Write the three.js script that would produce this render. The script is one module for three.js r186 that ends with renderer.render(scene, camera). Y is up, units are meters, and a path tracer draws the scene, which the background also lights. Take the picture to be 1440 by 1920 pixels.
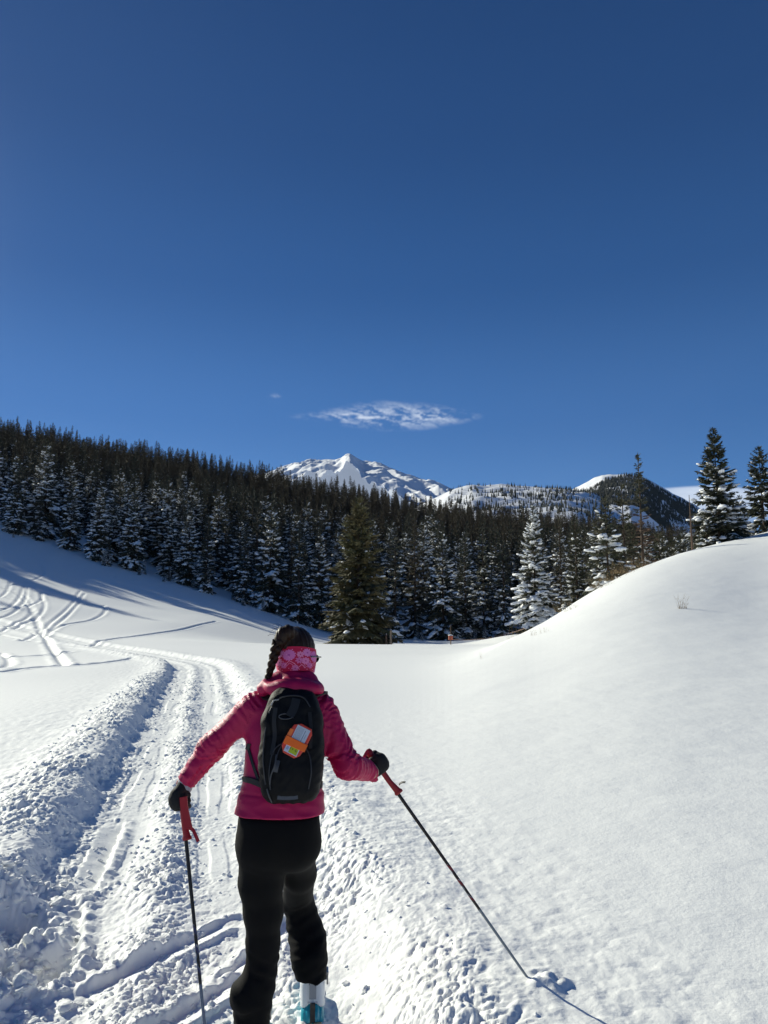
import * as THREE from 'three';
import { mergeGeometries } from 'three/addons/utils/BufferGeometryUtils.js';

// ------------------------------------------------------------------ camera, sky, sun, exposure
const scene = new THREE.Scene();
const EYE = 1.65, PITCH = THREE.MathUtils.degToRad(8.2);
const camera = new THREE.PerspectiveCamera(69.4, 0.75, 0.1, 20000);
camera.position.set(0, EYE, 0);
camera.rotation.set(PITCH, 0, 0);
const renderer = new THREE.WebGLRenderer({ antialias: true });
renderer.toneMapping = THREE.LinearToneMapping;
renderer.toneMappingExposure = 1.1;
renderer.shadowMap.enabled = true;
const SUN_AZ = THREE.MathUtils.degToRad(-50), SUN_EL = THREE.MathUtils.degToRad(24);   // azimuth from straight ahead, negative = left
const sunDir = new THREE.Vector3(Math.sin(SUN_AZ) * Math.cos(SUN_EL), Math.sin(SUN_EL), -Math.cos(SUN_AZ) * Math.cos(SUN_EL));
const sun = new THREE.DirectionalLight(new THREE.Color(1, 0.98, 0.82), 5.0);
sun.position.copy(sunDir).multiplyScalar(300);
sun.castShadow = true;
sun.shadow.radius = 1;
sun.shadow.mapSize.set(4096, 4096);
Object.assign(sun.shadow.camera, { left: -160, right: 160, top: 160, bottom: -160, near: 1, far: 900 });
scene.add(sun, sun.target);

// ------------------------------------------------------------------ noise and helpers
function rng(seed) { let a = seed >>> 0; return () => { a = (a + 0x6d2b79f5) | 0; let t = Math.imul(a ^ (a >>> 15), 1 | a); t = (t + Math.imul(t ^ (t >>> 7), 61 | t)) ^ t; return ((t ^ (t >>> 14)) >>> 0) / 4294967296; }; }
const PERM = new Uint8Array(512); { const r = rng(77), p = [...Array(256).keys()]; for (let i = 255; i > 0; i--) { const j = Math.floor(r() * (i + 1)); [p[i], p[j]] = [p[j], p[i]]; } for (let i = 0; i < 512; i++) PERM[i] = p[i & 255]; }
const GX = new Float32Array(256), GY = new Float32Array(256); for (let i = 0; i < 256; i++) { GX[i] = Math.cos(i * 2.399963); GY[i] = Math.sin(i * 2.399963); }
function noise(x, y) {                                    // gradient noise, about -1..1
  const xi = Math.floor(x), yi = Math.floor(y), fx = x - xi, fy = y - yi, X = xi & 255, Y = yi & 255;
  const u = fx * fx * fx * (fx * (fx * 6 - 15) + 10), v = fy * fy * fy * (fy * (fy * 6 - 15) + 10);
  const a = PERM[PERM[X] + Y], b = PERM[PERM[X + 1] + Y], c = PERM[PERM[X] + Y + 1], d = PERM[PERM[X + 1] + Y + 1];
  const n0 = GX[a] * fx + GY[a] * fy, n1 = GX[b] * (fx - 1) + GY[b] * fy, n2 = GX[c] * fx + GY[c] * (fy - 1), n3 = GX[d] * (fx - 1) + GY[d] * (fy - 1);
  return 1.45 * (n0 + u * (n1 - n0) + v * (n2 - n0 + u * (n0 - n1 - n2 + n3)));
}
function fbm(x, y, o = 4) { let s = 0, a = 0.5; for (let i = 0; i < o; i++) { s += a * noise(x, y); x = x * 2.03 + 17.1; y = y * 2.03 - 9.3; a *= 0.5; } return s; }
function noise3(x, y, z) { return 0.5 * (noise(x + z * 0.71, y - z * 0.53) + noise(y * 0.83 + 31.7 + z, x * 0.77 - z * 0.91)); }
function lumps(x, y, c) {                                 // rounded clods about c metres across, 0..1
  x /= c; y /= c; const xi = Math.floor(x), yi = Math.floor(y); let best = 0;
  for (let j = -1; j <= 1; j++) for (let i = -1; i <= 1; i++) {
    const h = PERM[PERM[(xi + i) & 255] + ((yi + j) & 255)], k = PERM[h + 91];
    const dx = xi + i + (h & 15) / 16 - x, dy = yi + j + (h >> 4) / 16 - y, r = 0.35 + (k & 31) / 62;
    const q = 1 - (dx * dx + dy * dy) / (r * r);
    if (q > 0) { const v = Math.sqrt(q) * r; if (v > best) best = v; }
  }
  return best;
}
const clamp = (v, a = 0, b = 1) => Math.min(b, Math.max(a, v));
const sm = (a, b, v) => { const t = clamp((v - a) / (b - a)); return t * t * (3 - 2 * t); };
const mix = (a, b, t) => a + (b - a) * t;
const bump = (v) => Math.exp(-v * v);
const V = (x, y, z) => new THREE.Vector3(x, y, z);
const CP = Math.cos(PITCH), SP = Math.sin(PITCH), FOCAL = 1386;
// the point seen at a place of the photograph, d metres away along the lens axis
function at(px, py, d) {
  const x = (px - 720) / FOCAL, y = (960 - py) / FOCAL;
  return V(x * d, EYE + (y * CP + SP) * d, -(CP - y * SP) * d);
}
const slopeAt = (px, py) => { const p = at(px, py, 1); return [-p.x / p.z, -(p.y - EYE) / p.z]; };     // sideways and upward metres per metre ahead

const taken = {};
function numbered(name) { const n = taken[name]; taken[name] = (n ?? 0) + 1; return n ? name + '_' + String(n).padStart(3, '0') : name; }
function shade(o) { o.castShadow = o.receiveShadow = true; return o; }
function tag(o, label, category, group) { o.userData.label = label; if (category) o.userData.category = category; if (group) o.userData.group = group; return o; }
function thing(name, label, category, pos = V(0, 0, 0), group) { const o = new THREE.Group(); o.name = numbered(name); o.position.copy(pos); scene.add(o); return tag(o, label, category, group); }
function part(name, geo, mat, parent, label) { const m = shade(new THREE.Mesh(geo, mat)); m.name = name; if (label) m.userData.label = label; parent.add(m); return m; }
function structure(name, geo, mat, label) { const m = shade(new THREE.Mesh(geo, mat)); m.name = numbered(name); m.userData = { kind: 'structure', label }; scene.add(m); return m; }
function texture(w, h, fill, srgb, repeat = true) {       // fill(x, y) gives [r, g, b] 0..255
  const data = new Uint8Array(w * h * 4);
  for (let y = 0, o = 0; y < h; y++) for (let x = 0; x < w; x++, o += 4) { const c = fill(x, y); data[o] = clamp(c[0], 0, 255); data[o + 1] = clamp(c[1], 0, 255); data[o + 2] = clamp(c[2], 0, 255); data[o + 3] = 255; }
  const t = new THREE.DataTexture(data, w, h); t.magFilter = THREE.LinearFilter; t.minFilter = THREE.LinearMipmapLinearFilter;
  if (repeat) t.wrapS = t.wrapT = THREE.RepeatWrapping;
  if (srgb) t.colorSpace = THREE.SRGBColorSpace;
  t.needsUpdate = true; return t;
}
const std = (r, g, b, roughness = 0.8, more = {}) => new THREE.MeshStandardMaterial({ color: new THREE.Color().setRGB(r, g, b), roughness, ...more });

// ------------------------------------------------------------------ the sky: clear winter air, one wispy cloud, one smooth cloud behind the ridge
{
  const W = 4096, H = 2048, data = new Float32Array(W * H * 4);
  const stops = [[-90, .42, .46, .52], [-1, .28, .38, .56], [2, .125, .300, .62], [8, .088, .245, .565], [15, .050, .165, .435], [25, .023, .094, .282], [35, .0155, .065, .205], [45, .0120, .051, .165], [90, .007, .030, .11]];
  const col = [0, 0, 0];
  for (let y = 0; y < H; y++) {
    const el = (y + 0.5) / H * 180 - 90; let k = 0; while (k < stops.length - 2 && el > stops[k + 1][0]) k++;
    const a = stops[k], b = stops[k + 1], t = sm(0, 1, (el - a[0]) / (b[0] - a[0])) * 0.35 + 0.65 * clamp((el - a[0]) / (b[0] - a[0]));
    for (let c = 0; c < 3; c++) col[c] = mix(a[c + 1], b[c + 1], t);
    const cy = Math.cos(el * Math.PI / 180), sy = Math.sin(el * Math.PI / 180);
    for (let x = 0, o = y * W * 4; x < W; x++, o += 4) {
      const ang = ((x + 0.5) / W - 0.5) * 2 * Math.PI, dx = Math.cos(ang) * cy, dz = Math.sin(ang) * cy;
      const cg = dx * sunDir.x + sy * sunDir.y + dz * sunDir.z;
      const side = 0.74 + 0.2 * cg * cg + 0.16 * Math.max(cg, 0), glow = cg > 0 ? 2.5 * Math.pow(cg, 100) + 0.02 * Math.pow(cg, 8) : 0;
      let r = col[0] * side + glow, g = col[1] * side + glow * 0.97, bl = col[2] * side + glow * 0.9;
      if (el > 5 && el < 19 && dz < -0.7) {
        const az = Math.atan2(dx, -dz) * 180 / Math.PI;
        // wispy cloud, tapering to the left
        let u = (az + 0.65) / 7.5, v = (el - 15.62 + 0.16 * u + 0.25 * (u < -0.1 ? (u + 0.1) * 1.5 : 0) * -1) / 1.15;
        if (u > -1.25 && u < 1.2 && v > -1.6 && v < 1.6) {
          const halfW = clamp(0.95 - Math.pow(Math.abs(u - 0.12) / 1.05, 2.2)) * (u < 0 ? 1 - 0.65 * sm(0, -1, u) : 1);
          const edge = clamp((halfW - Math.abs(v)) / 0.75 + 0.15) * (halfW > 0 ? 1 : 0);
          const wx = u * 2.7 + 0.5 * fbm(u * 4, v * 2, 3), wy = v * 2.6 + u * 3.1 + 0.8 * fbm(u * 5 + 9, v * 3, 3);
          const f1 = fbm(wx, wy, 5), f2 = fbm(wx * 2.4 + 4, wy * 3.2, 4);
          const m = clamp(edge * clamp(0.26 + 1.5 * f1 + 1.0 * f2) * 1.1) * 0.68;
          r = mix(r, .80, m); g = mix(g, .87, m); bl = mix(bl, .97, m);
        }
        const w2 = Math.hypot((az + 8.6) / 0.45, (el - 16.95) / 0.16); if (w2 < 1.4) { const m = 0.22 * clamp(1.2 - w2) * clamp(0.6 + 1.6 * fbm(az * 5, el * 9, 3)); r = mix(r, .8, m); g = mix(g, .87, m); bl = mix(bl, .97, m); }
        // smooth cloud beyond the right-hand ridge
        const top = 9.45 - 0.012 * Math.pow(az - 22.3, 2) - 0.018 * Math.pow(Math.max(0, az - 24), 2) * 2, lo = 6.6;
        if (az > 18 && az < 32 && el < top + 0.3) {
          const m = clamp((top - el) / 0.14) * sm(lo - 0.9, lo + 1.6, el) * sm(31, 25.5, az) * (0.74 + 0.25 * fbm(az * 0.5, el * 3.2, 4));
          r = mix(r, .66, m); g = mix(g, .74, m); bl = mix(bl, .86, m);
        }
      }
      data[o] = r; data[o + 1] = g; data[o + 2] = bl; data[o + 3] = 1;
    }
  }
  const sky = new THREE.DataTexture(data, W, H, THREE.RGBAFormat, THREE.FloatType);
  sky.mapping = THREE.EquirectangularReflectionMapping; sky.magFilter = THREE.LinearFilter; sky.minFilter = THREE.LinearFilter; sky.needsUpdate = true;
  scene.background = sky; scene.environment = sky;
}

scene.fog = new THREE.FogExp2(new THREE.Color().setRGB(0.55, 0.68, 0.9), 0.000012);
// ------------------------------------------------------------------ the lie of the land, x to the right and f straight ahead
function leftSlope(x, f) { const g = -x - 7; return 0.262 * 0.5 * (g + Math.sqrt(g * g + 9)) * Math.pow(clamp((f - 25) / 85, 0, 1.6), 1.2); }
function edgeAt(x) { return x < 0 ? 107 - 0.16 * x * sm(0, -25, x) : 107; }                       // how far ahead the forest begins
// the rise on the right: along each bearing it climbs gently to a crest and drops away behind
const RISE = (() => {
  const K = [[-0.6, 20, 0], [0.0, 20, 0.0], [0.072, 20.6, 0.10], [0.115, 23, 0.32], ...[[950, 27, 1206], [1000, 31, 1182], [1050, 34.5, 1151], [1110, 39, 1112], [1150, 42, 1088], [1200, 45, 1064], [1250, 48, 1045], [1300, 51, 1030], [1370, 55, 1013], [1440, 60, 997]].map(([px, fc, py]) => { const g = slopeAt(px, py); return [g[0], fc, EYE + g[1] * fc]; }), [0.7, 66, 12.5], [1.2, 70, 16], [2.5, 70, 16]];
  const n = 300, raw = [];
  for (let q = 0; q < n; q++) { const u = -0.5 + q * 0.01; let i = 0; while (i < K.length - 2 && u > K[i + 1][0]) i++; const t = clamp((u - K[i][0]) / (K[i + 1][0] - K[i][0])); raw.push([mix(K[i][1], K[i + 1][1], t), mix(K[i][2], K[i + 1][2], t)]); }
  return raw.map((_, q) => { let w = 0, a = 0, b = 0; for (let d = -9; d <= 9; d++) { const p = raw[clamp(q + d, 0, n - 1)], g = Math.exp(-d * d / 18); w += g; a += g * p[0]; b += g * p[1]; } return [a / w, b / w]; });
})();
function rise(x, f) {
  if (f < 0.2 || x < -0.3 * f) return 0;
  const u = Math.min(x / f, 2.3), q = (u + 0.5) * 100, i = Math.floor(q), t = q - i, s = t * t * (3 - 2 * t) * 0.0 + t, a = RISE[i], b = RISE[i + 1];
  const fc = mix(a[0], b[0], s), hc = mix(a[1], b[1], s), w = f * Math.sqrt(1 + Math.max(0, u - 0.55) ** 2) / fc;
  return hc * (w < 1 ? w * w * (0.9 + 1.3 * w - 1.2 * w * w) : Math.exp(-Math.pow((f - fc) / 15, 2)));
}
function land(x, f) {
  let h = leftSlope(x, Math.min(f, 135)) * (f < 0 ? 0 : 1);
  h -= 1.3 * sm(46, 63, f) * sm(-20, -2, x) * (1 - sm(7, 16, x) * (1 - sm(80, 110, f)));
  h += 0.07 * noise(x * 0.14 + 3, f * 0.11) + 0.16 * noise(x * 0.05, f * 0.045 + 7) * sm(12, 40, f);
  // the rise on the right
  h += rise(x, f);
  const fe = edgeAt(x);
  if (f > fe) {
    const az = clamp(x / Math.max(f, 1), -0.9, 0.75), ridge = 43.5 - 54 * az + 14 * Math.max(0, az - 0.08), edge = az < -0.06 ? leftSlope(x * fe / f, Math.min(fe, 135)) : -1.3;
    const t = (f - fe) / (300 - fe);
    h = t < 1 ? mix(h, edge + (ridge - edge) * Math.pow(clamp(t), 1.05) + 1.6 * noise(x * 0.02, f * 0.02), sm(0, 0.12, t)) : ridge + 1.6 * noise(x * 0.02, f * 0.02) - 0.16 * (f - 300) * sm(300, 360, f);
    if (f > 600) h = Math.max(h, -60);
  }
  return h;
}
// the trail: a lane of churned snow two metres wide that runs ahead, then bends to the left
const bend = new THREE.CatmullRomCurve3([[-5.16, 21], [-5.9, 24], [-7.2, 28.2], [-10.4, 33.4], [-15.6, 40], [-23, 48.5], [-33, 58.5], [-47, 71], [-62, 84]].map(([x, f]) => V(x, 0, f))).getPoints(90);
function trail(x, f) {                                    // [metres to the right of its middle, metres along it]
  if (f < 22.5) return [(x + 0.12 + 0.24 * f) * 0.972, f * 1.03];
  if (x > 3 || x < -70 || f > 92) return [99, 0];
  let best = 1e9, s = 0, l = 0, run = 0;
  for (let i = 0; i < bend.length - 1; i++) {
    const a = bend[i], b = bend[i + 1], ex = b.x - a.x, ef = b.z - a.z, len = Math.hypot(ex, ef);
    const t = clamp(((x - a.x) * ex + (f - a.z) * ef) / (len * len)), dx = x - a.x - t * ex, df = f - a.z - t * ef, d = dx * dx + df * df;
    if (d < best) { best = d; s = Math.sqrt(d) * Math.sign(dx * ef - df * ex || 1); l = 22 + run + t * len; }
    run += len;
  }
  return [s, l];
}
const segDist = (x, f, ax, af, bx, bf) => { const ex = bx - ax, ef = bf - af, t = clamp(((x - ax) * ex + (f - af) * ef) / (ex * ex + ef * ef)); return [Math.hypot(x - ax - t * ex, f - af - t * ef), t, ((x - ax) * ef - (f - af) * ex) / Math.hypot(ex, ef)]; };
// single ski cuts that cross the lane near the lower left, [from, to, half width]
const CUTS = [[-1.36, 3.72, -0.86, 4.55, .075], [-0.98, 3.35, -0.62, 3.95, .07], [-2.30, 6.6, -1.93, 5.0, .085], [-1.9, 4.75, -1.62, 4.0, .075], [-0.75, 3.9, -0.52, 4.5, .06]];
const holes = [[-2.15, 4.25, .34, .11], [-1.75, 3.95, .24, .10], [-2.1, 3.7, .3, .13]];
function nearDetail(x, f, s, L) {
  let sj = s + 0.10 * noise(L * 1.3, 4) + 0.05 * noise(L * 4.1, s * 2 + 8);
  const far = sm(70, 24, L);
  let h = 0;
  h += 0.105 * bump((sj + 1.22) / 0.44) - 0.125 * sm(-1.04, -0.78, sj) * (1 - sm(0.74, 1.22, sj)) + 0.05 * bump((sj - 1.36) / 0.34);
  h += 0.045 * bump((sj + 0.12) / 0.16) + 0.03 * bump((sj - 0.56) / 0.12);
  // ski grooves in the lane
  const keep = sm(-0.1, 0.35, noise(L * 0.55, 21) + 0.12);
  for (const [c, w, d, ph] of [[-0.62, .05, .016, 0], [-0.36, .045, .010, 3], [0.16, .045, .009, 5], [0.38, .045, .010, 8]]) {
    const g = s - c - 0.07 * noise(L * 0.5, ph) - 0.02 * noise(L * 2.1, ph); if (Math.abs(g) < 0.2) h -= d * keep * (1 - sm(w * 0.8, w * 1.25, Math.abs(g)));
  }
  // churned snow: strongest on the left bank and the right shoulder
  const left = bump((sj + 1.15) / 0.48), right = bump((sj - 1.05) / 0.36), mid = bump((sj + 0.10) / 0.2) + 0.6 * bump((sj - 0.58) / 0.16);
  const lowerLeft = sm(5.6, 3.6, f) * sm(0.1, -0.9, s);
  const fade = sm(-2.9, -1.4, s) * sm(1.95, 1.05, s);
  const flat = keep * (bump((s + 0.48) / 0.22) + bump((s - 0.26) / 0.2));
  const amp = fade * clamp(0.20 + 0.95 * left + 0.5 * right + 0.6 * mid + 0.6 * lowerLeft - 0.22 * flat, 0.05, 1.7) * clamp(0.72 + 0.9 * noise(L * 0.8, s * 1.7));
  const wx = x + 0.03 * noise(x * 9, f * 9), wf = f + 0.03 * noise(x * 9 + 40, f * 9);
  const big = lumps(wx + 5, wf, 0.26), med = lumps(wx, wf + 3, 0.125), small = lumps(wx + 2, wf + 1, 0.058), tiny = lumps(wx, wf, 0.029);
  h += far * amp * (0.03 * big * (0.2 + 1.1 * lowerLeft + 0.35 * left) + 0.036 * med * (0.4 + 0.9 * Math.max(0, noise(x * 2.3, f * 2.3) + .3)) + 0.034 * small + 0.028 * tiny - 0.026 + 0.012 * fbm(x * 19, f * 19, 3) + 0.02 * fbm(x * 3.1, f * 3.1, 3));
  // wind crust beside the lane
  const crust = far * (sm(3.0, 1.3, s) * sm(0.9, 1.3, s) + 0.8 * sm(-4.2, -1.8, s) * sm(-1.2, -1.7, s));
  if (crust > 0.01) h += crust * (0.016 * fbm(x * 7 + f * 2.2, f * 4.2 - x * 1.3, 4) + 0.010 * Math.max(0, fbm(x * 15 + 7, f * 10, 3)) + 0.012 * lumps(x * 0.8 + f * 0.3, f - x * .2, 0.11) * sm(.1, .6, noise(x * 1.2, f * 1.2) + .3));
  if (f < 7.2) {
    for (const [ax, af, bx, bf, w] of CUTS) {
      const [d, t, side] = segDist(x, f, ax, af, bx, bf);
      if (d < w * 2.5) { const m = 1 - sm(w * 0.8, w * 1.25, d + 0.015 * noise(x * 14, f * 14)); h = mix(h, -0.115 + 0.03 * side / w + 0.004 * noise(x * 8, f * 8), m * 0.9 * sm(0, .12, t) * sm(1, .88, t)); h += 0.020 * (1 - m) * bump((d - w * 1.4) / (w * 0.6)) * (side < 0 ? 1 + noise(x * 9, f * 9) : 0.3); }
    }
    for (const [hx, hf, r, d] of holes) { const q = Math.hypot(x - hx + .05 * noise(x * 7, f * 7), (f - hf) + .05 * noise(x * 7 + 9, f * 7)) / r; if (q < 1.8) h -= d * (1 - sm(0.55, 1.0, q)) - 0.25 * d * bump((q - 1.15) / 0.22) * (1 + noise(x * 16, f * 16)); }
  }
  return h;
}
// old ski tracks on the far meadow slope: polylines of photograph places carried onto the land
function groundAt(px, py) {
  let d0 = 2;
  for (let d = 2; d < 400; d *= 1.01) { const p = at(px, py, d); if (p.y < land(p.x, -p.z)) { let a = d0, b = d; for (let i = 0; i < 24; i++) { const m = (a + b) / 2, q = at(px, py, m); if (q.y < land(q.x, -q.z)) b = m; else a = m; } const q = at(px, py, b); return [q.x, -q.z, b]; } d0 = d; }
  const p = at(px, py, 400); return [p.x, -p.z, 400];
}
const TRACKS = [
  [[150, 1108], [128, 1140], [98, 1165], [70, 1192], [40, 1202]], [[195, 1135], [196, 1148], [170, 1163], [120, 1172], [85, 1190]],
  [[158, 1113], [140, 1140], [110, 1168], [78, 1193]], [[75, 1112], [84, 1135], [70, 1158], [38, 1172], [0, 1185]],
  [[0, 1100], [30, 1112], [55, 1135], [72, 1180], [100, 1222], [122, 1248]], [[4, 1102], [40, 1113], [63, 1140], [80, 1185], [108, 1225], [126, 1246]],
  [[405, 1165], [350, 1178], [260, 1192], [200, 1200], [155, 1212]], [[0, 1190], [60, 1202], [130, 1212], [270, 1230]], [[0, 1260], [60, 1252], [150, 1247], [245, 1236]],
  [[45, 1098], [36, 1120], [15, 1140], [0, 1145]], [[50, 1100], [48, 1122], [30, 1145], [0, 1160]], [[20, 1090], [12, 1110], [0, 1120]],
  [[0, 1010], [40, 1018], [60, 1030], [105, 1050], [180, 1075], [260, 1085], [340, 1100]], [[0, 1225], [15, 1235], [14, 1247], [0, 1252]], [[60, 1098], [78, 1112], [70, 1130], [30, 1140], [0, 1142]],
  [[130, 1222], [90, 1228], [20, 1232]], [[0, 1025], [50, 1035], [80, 1060], [70, 1085], [20, 1098]], [[10, 1120], [40, 1128], [58, 1150], [30, 1168], [0, 1175]],
].map((t) => { const c = new THREE.CatmullRomCurve3(t.map(([x, y]) => { const g = groundAt(x, y); return V(g[0], 0, g[1]); })).getPoints(t.length * 5); return c; });
const TRACK_BOX = TRACKS.map((t) => new THREE.Box3().setFromPoints(t).expandByScalar(1));
function trackDepth(x, f) {
  let h = 0;
  for (let k = 0; k < TRACKS.length; k++) {
    const b = TRACK_BOX[k]; if (x < b.min.x || x > b.max.x || f < b.min.z || f > b.max.z) continue;
    let best = 9; const t = TRACKS[k];
    for (let i = 0; i < t.length - 1; i++) best = Math.min(best, segDist(x, f, t[i].x, t[i].z, t[i + 1].x, t[i + 1].z)[0]);
    if (best < 0.9) h += -0.075 * (1 - sm(0.05, 0.18, best)) + 0.02 * bump((best - 0.34) / 0.12) * (1 + noise(x * 2, f * 2));
  }
  return Math.max(h, -0.14);
}
const POLE = groundAt(1001, 1850);
function ground(x, f) {
  let h = land(x, f);
  const [s, L] = trail(x, f);
  if (Math.abs(s) < 4.3 && f > -6) h += nearDetail(x, f, s, L) * sm(-6, -1, f) * sm(95, 70, L);
  if (f > 0 && f < 60 && x > 0.6) h += sm(0.6, 2.2, x) * (0.020 * fbm(x * 0.5 + 5, f * 0.5 - x * 0.2, 3) + 0.005 * fbm(x * 1.3, f * 2.4 + x, 3));
  if (f > 18 && f < 150 && x < 0) h += trackDepth(x, f);
  if (f > 0 && f < 14 && x > 0.1) h += 0.006 * fbm(x * 3.2 + f, f * 2.4, 3);
  if (Math.abs(x - POLE[0]) < .4 && Math.abs(f - POLE[1]) < .4) { const q = Math.hypot(x - POLE[0] - .055, f - POLE[1] + .02); h += 0.026 * bump(q / .085) * (1 + 0.9 * noise(x * 17, f * 17)) + 0.018 * lumps(x, f, .05) * bump(q / .11); }   // the pushed-up rim round the planted pole
  return h;
}
const snowBump = (() => {
  const N = 1024, period = 64, wrap = (x, y, p) => { const xi = Math.floor(x), yi = Math.floor(y), fx = x - xi, fy = y - yi, u = fx * fx * (3 - 2 * fx), v = fy * fy * (3 - 2 * fy), g = (i, j) => PERM[PERM[((i % p) + p) % p & 255] + (((j % p) + p) % p & 255)] / 255; return mix(mix(g(xi, yi), g(xi + 1, yi), u), mix(g(xi, yi + 1), g(xi + 1, yi + 1), u), v); };
  const r = rng(5);
  return texture(N, N, (x, y) => { const u = x / N, v = y / N; const h = 0.34 * wrap(u * 18, v * 18, 18) + 0.28 * wrap(u * 46, v * 46, 46) + 0.2 * wrap(u * 110, v * 110, 110) + 0.12 * wrap(u * 230, v * 230, 230) + 0.1 * r(); return [h * 255, h * 255, h * 255]; }, false);
})();
const snowMat = new THREE.MeshStandardMaterial({ color: new THREE.Color().setRGB(0.94, 0.945, 0.92), roughness: 0.72, bumpMap: snowBump, bumpScale: 0.0045 });
{
  const phi = [], R = [];
  const addRange = (a, b, n) => { for (let i = 0; i < n; i++) phi.push(a + (b - a) * i / n); };
  addRange(-180, -60, 36); addRange(-60, -32, 40); addRange(-32, -20, 110); addRange(-20, 7, 390); addRange(7, 31, 190); addRange(31, 60, 40); addRange(60, 180, 36);
  const grow = (to, q) => { while (R[R.length - 1] < to) R.push(R[R.length - 1] * q); };
  R.push(0.35); grow(2.7, 1.09); grow(9, 1.0030); grow(30, 1.0046); grow(110, 1.0050); grow(460, 1.016); grow(1500, 1.07);
  const nc = phi.length, nr = R.length, pos = new Float32Array((nc * nr + 1) * 3), uv = new Float32Array((nc * nr + 1) * 2), idx = [];
  for (let j = 0, o = 0; j < nr; j++) for (let i = 0; i < nc; i++, o++) {
    const a = phi[i] * Math.PI / 180, x = Math.sin(a) * R[j], f = Math.cos(a) * R[j];
    pos[o * 3] = x; pos[o * 3 + 1] = ground(x, f); pos[o * 3 + 2] = -f; uv[o * 2] = x / 1.7; uv[o * 2 + 1] = f / 1.7;
  }
  const last = nc * nr; pos[last * 3 + 1] = ground(0, 0);
  for (let j = 0; j < nr - 1; j++) for (let i = 0; i < nc; i++) { const k = (i + 1) % nc, a = j * nc + i, b = j * nc + k, c = a + nc, d = b + nc; idx.push(a, b, d, a, d, c); }
  for (let i = 0; i < nc; i++) idx.push(last, (i + 1) % nc, i);
  const g = new THREE.BufferGeometry(); g.setAttribute('position', new THREE.BufferAttribute(pos, 3)); g.setAttribute('uv', new THREE.BufferAttribute(uv, 2)); g.setIndex(idx); g.computeVertexNormals();
  structure('snow_ground', g, snowMat, 'sunlit snow ground with a churned ski trail and smooth banks');
}
// ------------------------------------------------------------------ distant mountains
const farSnow = std(0.90, 0.905, 0.92, 0.8);
function farMesh(name, label, crest, f0, depth, back, slope, rough, mat, nx, nf, oblique = 0, uc = 0) {
  const T = crest.map(([px, py]) => slopeAt(px, py)), pos = [], idx = [];
  const S = (u) => { let i = 0; while (i < T.length - 2 && u > T[i + 1][0]) i++; const a = T[i], b = T[i + 1], t = clamp((u - a[0]) / (b[0] - a[0])); return mix(a[1], b[1], t); };
  const lo = T[0][0], hi = T[T.length - 1][0], crestAt = (u) => f0 * (1 + oblique * (u - uc));
  const height = (x, f) => { const u = x / f, fc = crestAt(u), c = EYE + S(u) * fc; return f > fc ? c - (f - fc) * slope * 1.2 : c - (fc - f) * slope + rough(x, f, fc - f); };
  for (let j = 0; j <= nf; j++) for (let i = 0; i <= nx; i++) { const u = mix(lo, hi, i / nx), k = j / nf, f = crestAt(u) + mix(-depth, back, k), x = u * f; pos.push(x, height(x, f), -f); }
  for (let j = 0; j < nf; j++) for (let i = 0; i < nx; i++) { const a = j * (nx + 1) + i, b = a + 1, c = a + nx + 1, d = c + 1; idx.push(a, b, d, a, d, c); }
  const g = new THREE.BufferGeometry(); g.setAttribute('position', new THREE.Float32BufferAttribute(pos, 3)); g.setIndex(idx); g.computeVertexNormals();
  structure(name, g, mat, label);
  return height;
}
const peakRidge = (x, f, d) => {                          // spurs that run down from the crest towards the valley
  const w = sm(0, 350, d), q = x + 0.35 * d + 120 * fbm(x * 0.002, f * 0.002, 3);
  const r1 = 1 - Math.abs(noise(q * 0.0042, d * 0.0007 + 3)) * 2, r2 = 1 - Math.abs(noise(q * 0.0115 + 9, d * 0.0016)) * 2;
  return w * (46 * r1 + 24 * r2 - 40) + 26 * fbm(x * 0.011, f * 0.011, 4) * sm(0, 120, d);
};
farMesh('mountain', 'high white snow peak behind the dark forest ridge', [[300, 960], [440, 905], [500, 886], [525, 878], [548, 872], [570, 867], [583, 862], [597, 863], [612, 861], [628, 862], [640, 858], [648, 853], [656, 851], [664, 855], [673, 862], [683, 868], [694, 867], [706, 868], [722, 873], [740, 880], [760, 888], [780, 895], [800, 900], [812, 902], [822, 904], [834, 910], [850, 918], [900, 935], [1000, 965], [1150, 1000]], 4600, 2000, 900, 0.25, peakRidge, farSnow, 520, 200, -2.6, 0.02);
const ridgeRough = (x, f, d) => sm(0, 160, d) * (20 * fbm(x * 0.006, f * 0.006, 4)) + 5 * fbm(x * 0.03, f * 0.03, 2);
const ridgeHeight = farMesh('snowy_hill', 'low far ridge with snow fields and scattered conifers below the peak', [[700, 985], [780, 950], [820, 931], [842, 920], [862, 915], [885, 909], [905, 910], [940, 909], [970, 912], [1000, 914], [1030, 915], [1060, 916], [1090, 919], [1110, 923], [1140, 931], [1180, 944], [1240, 962], [1320, 1000]], 1350, 600, 250, 0.24, ridgeRough, farSnow, 260, 120);
const domeHeight = farMesh('snowy_hill', 'rounded white summit with a dark wooded flank behind the right trees', [[1000, 958], [1050, 926], [1085, 912], [1098, 904], [1112, 897], [1128, 891], [1145, 889], [1160, 889.5], [1178, 889], [1195, 892], [1212, 898], [1228, 906], [1245, 915], [1262, 926], [1280, 934], [1300, 945], [1330, 964], [1380, 990], [1460, 1012], [1560, 1040]], 1900, 1000, 300, 0.26, ridgeRough, farSnow, 260, 120);

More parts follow.
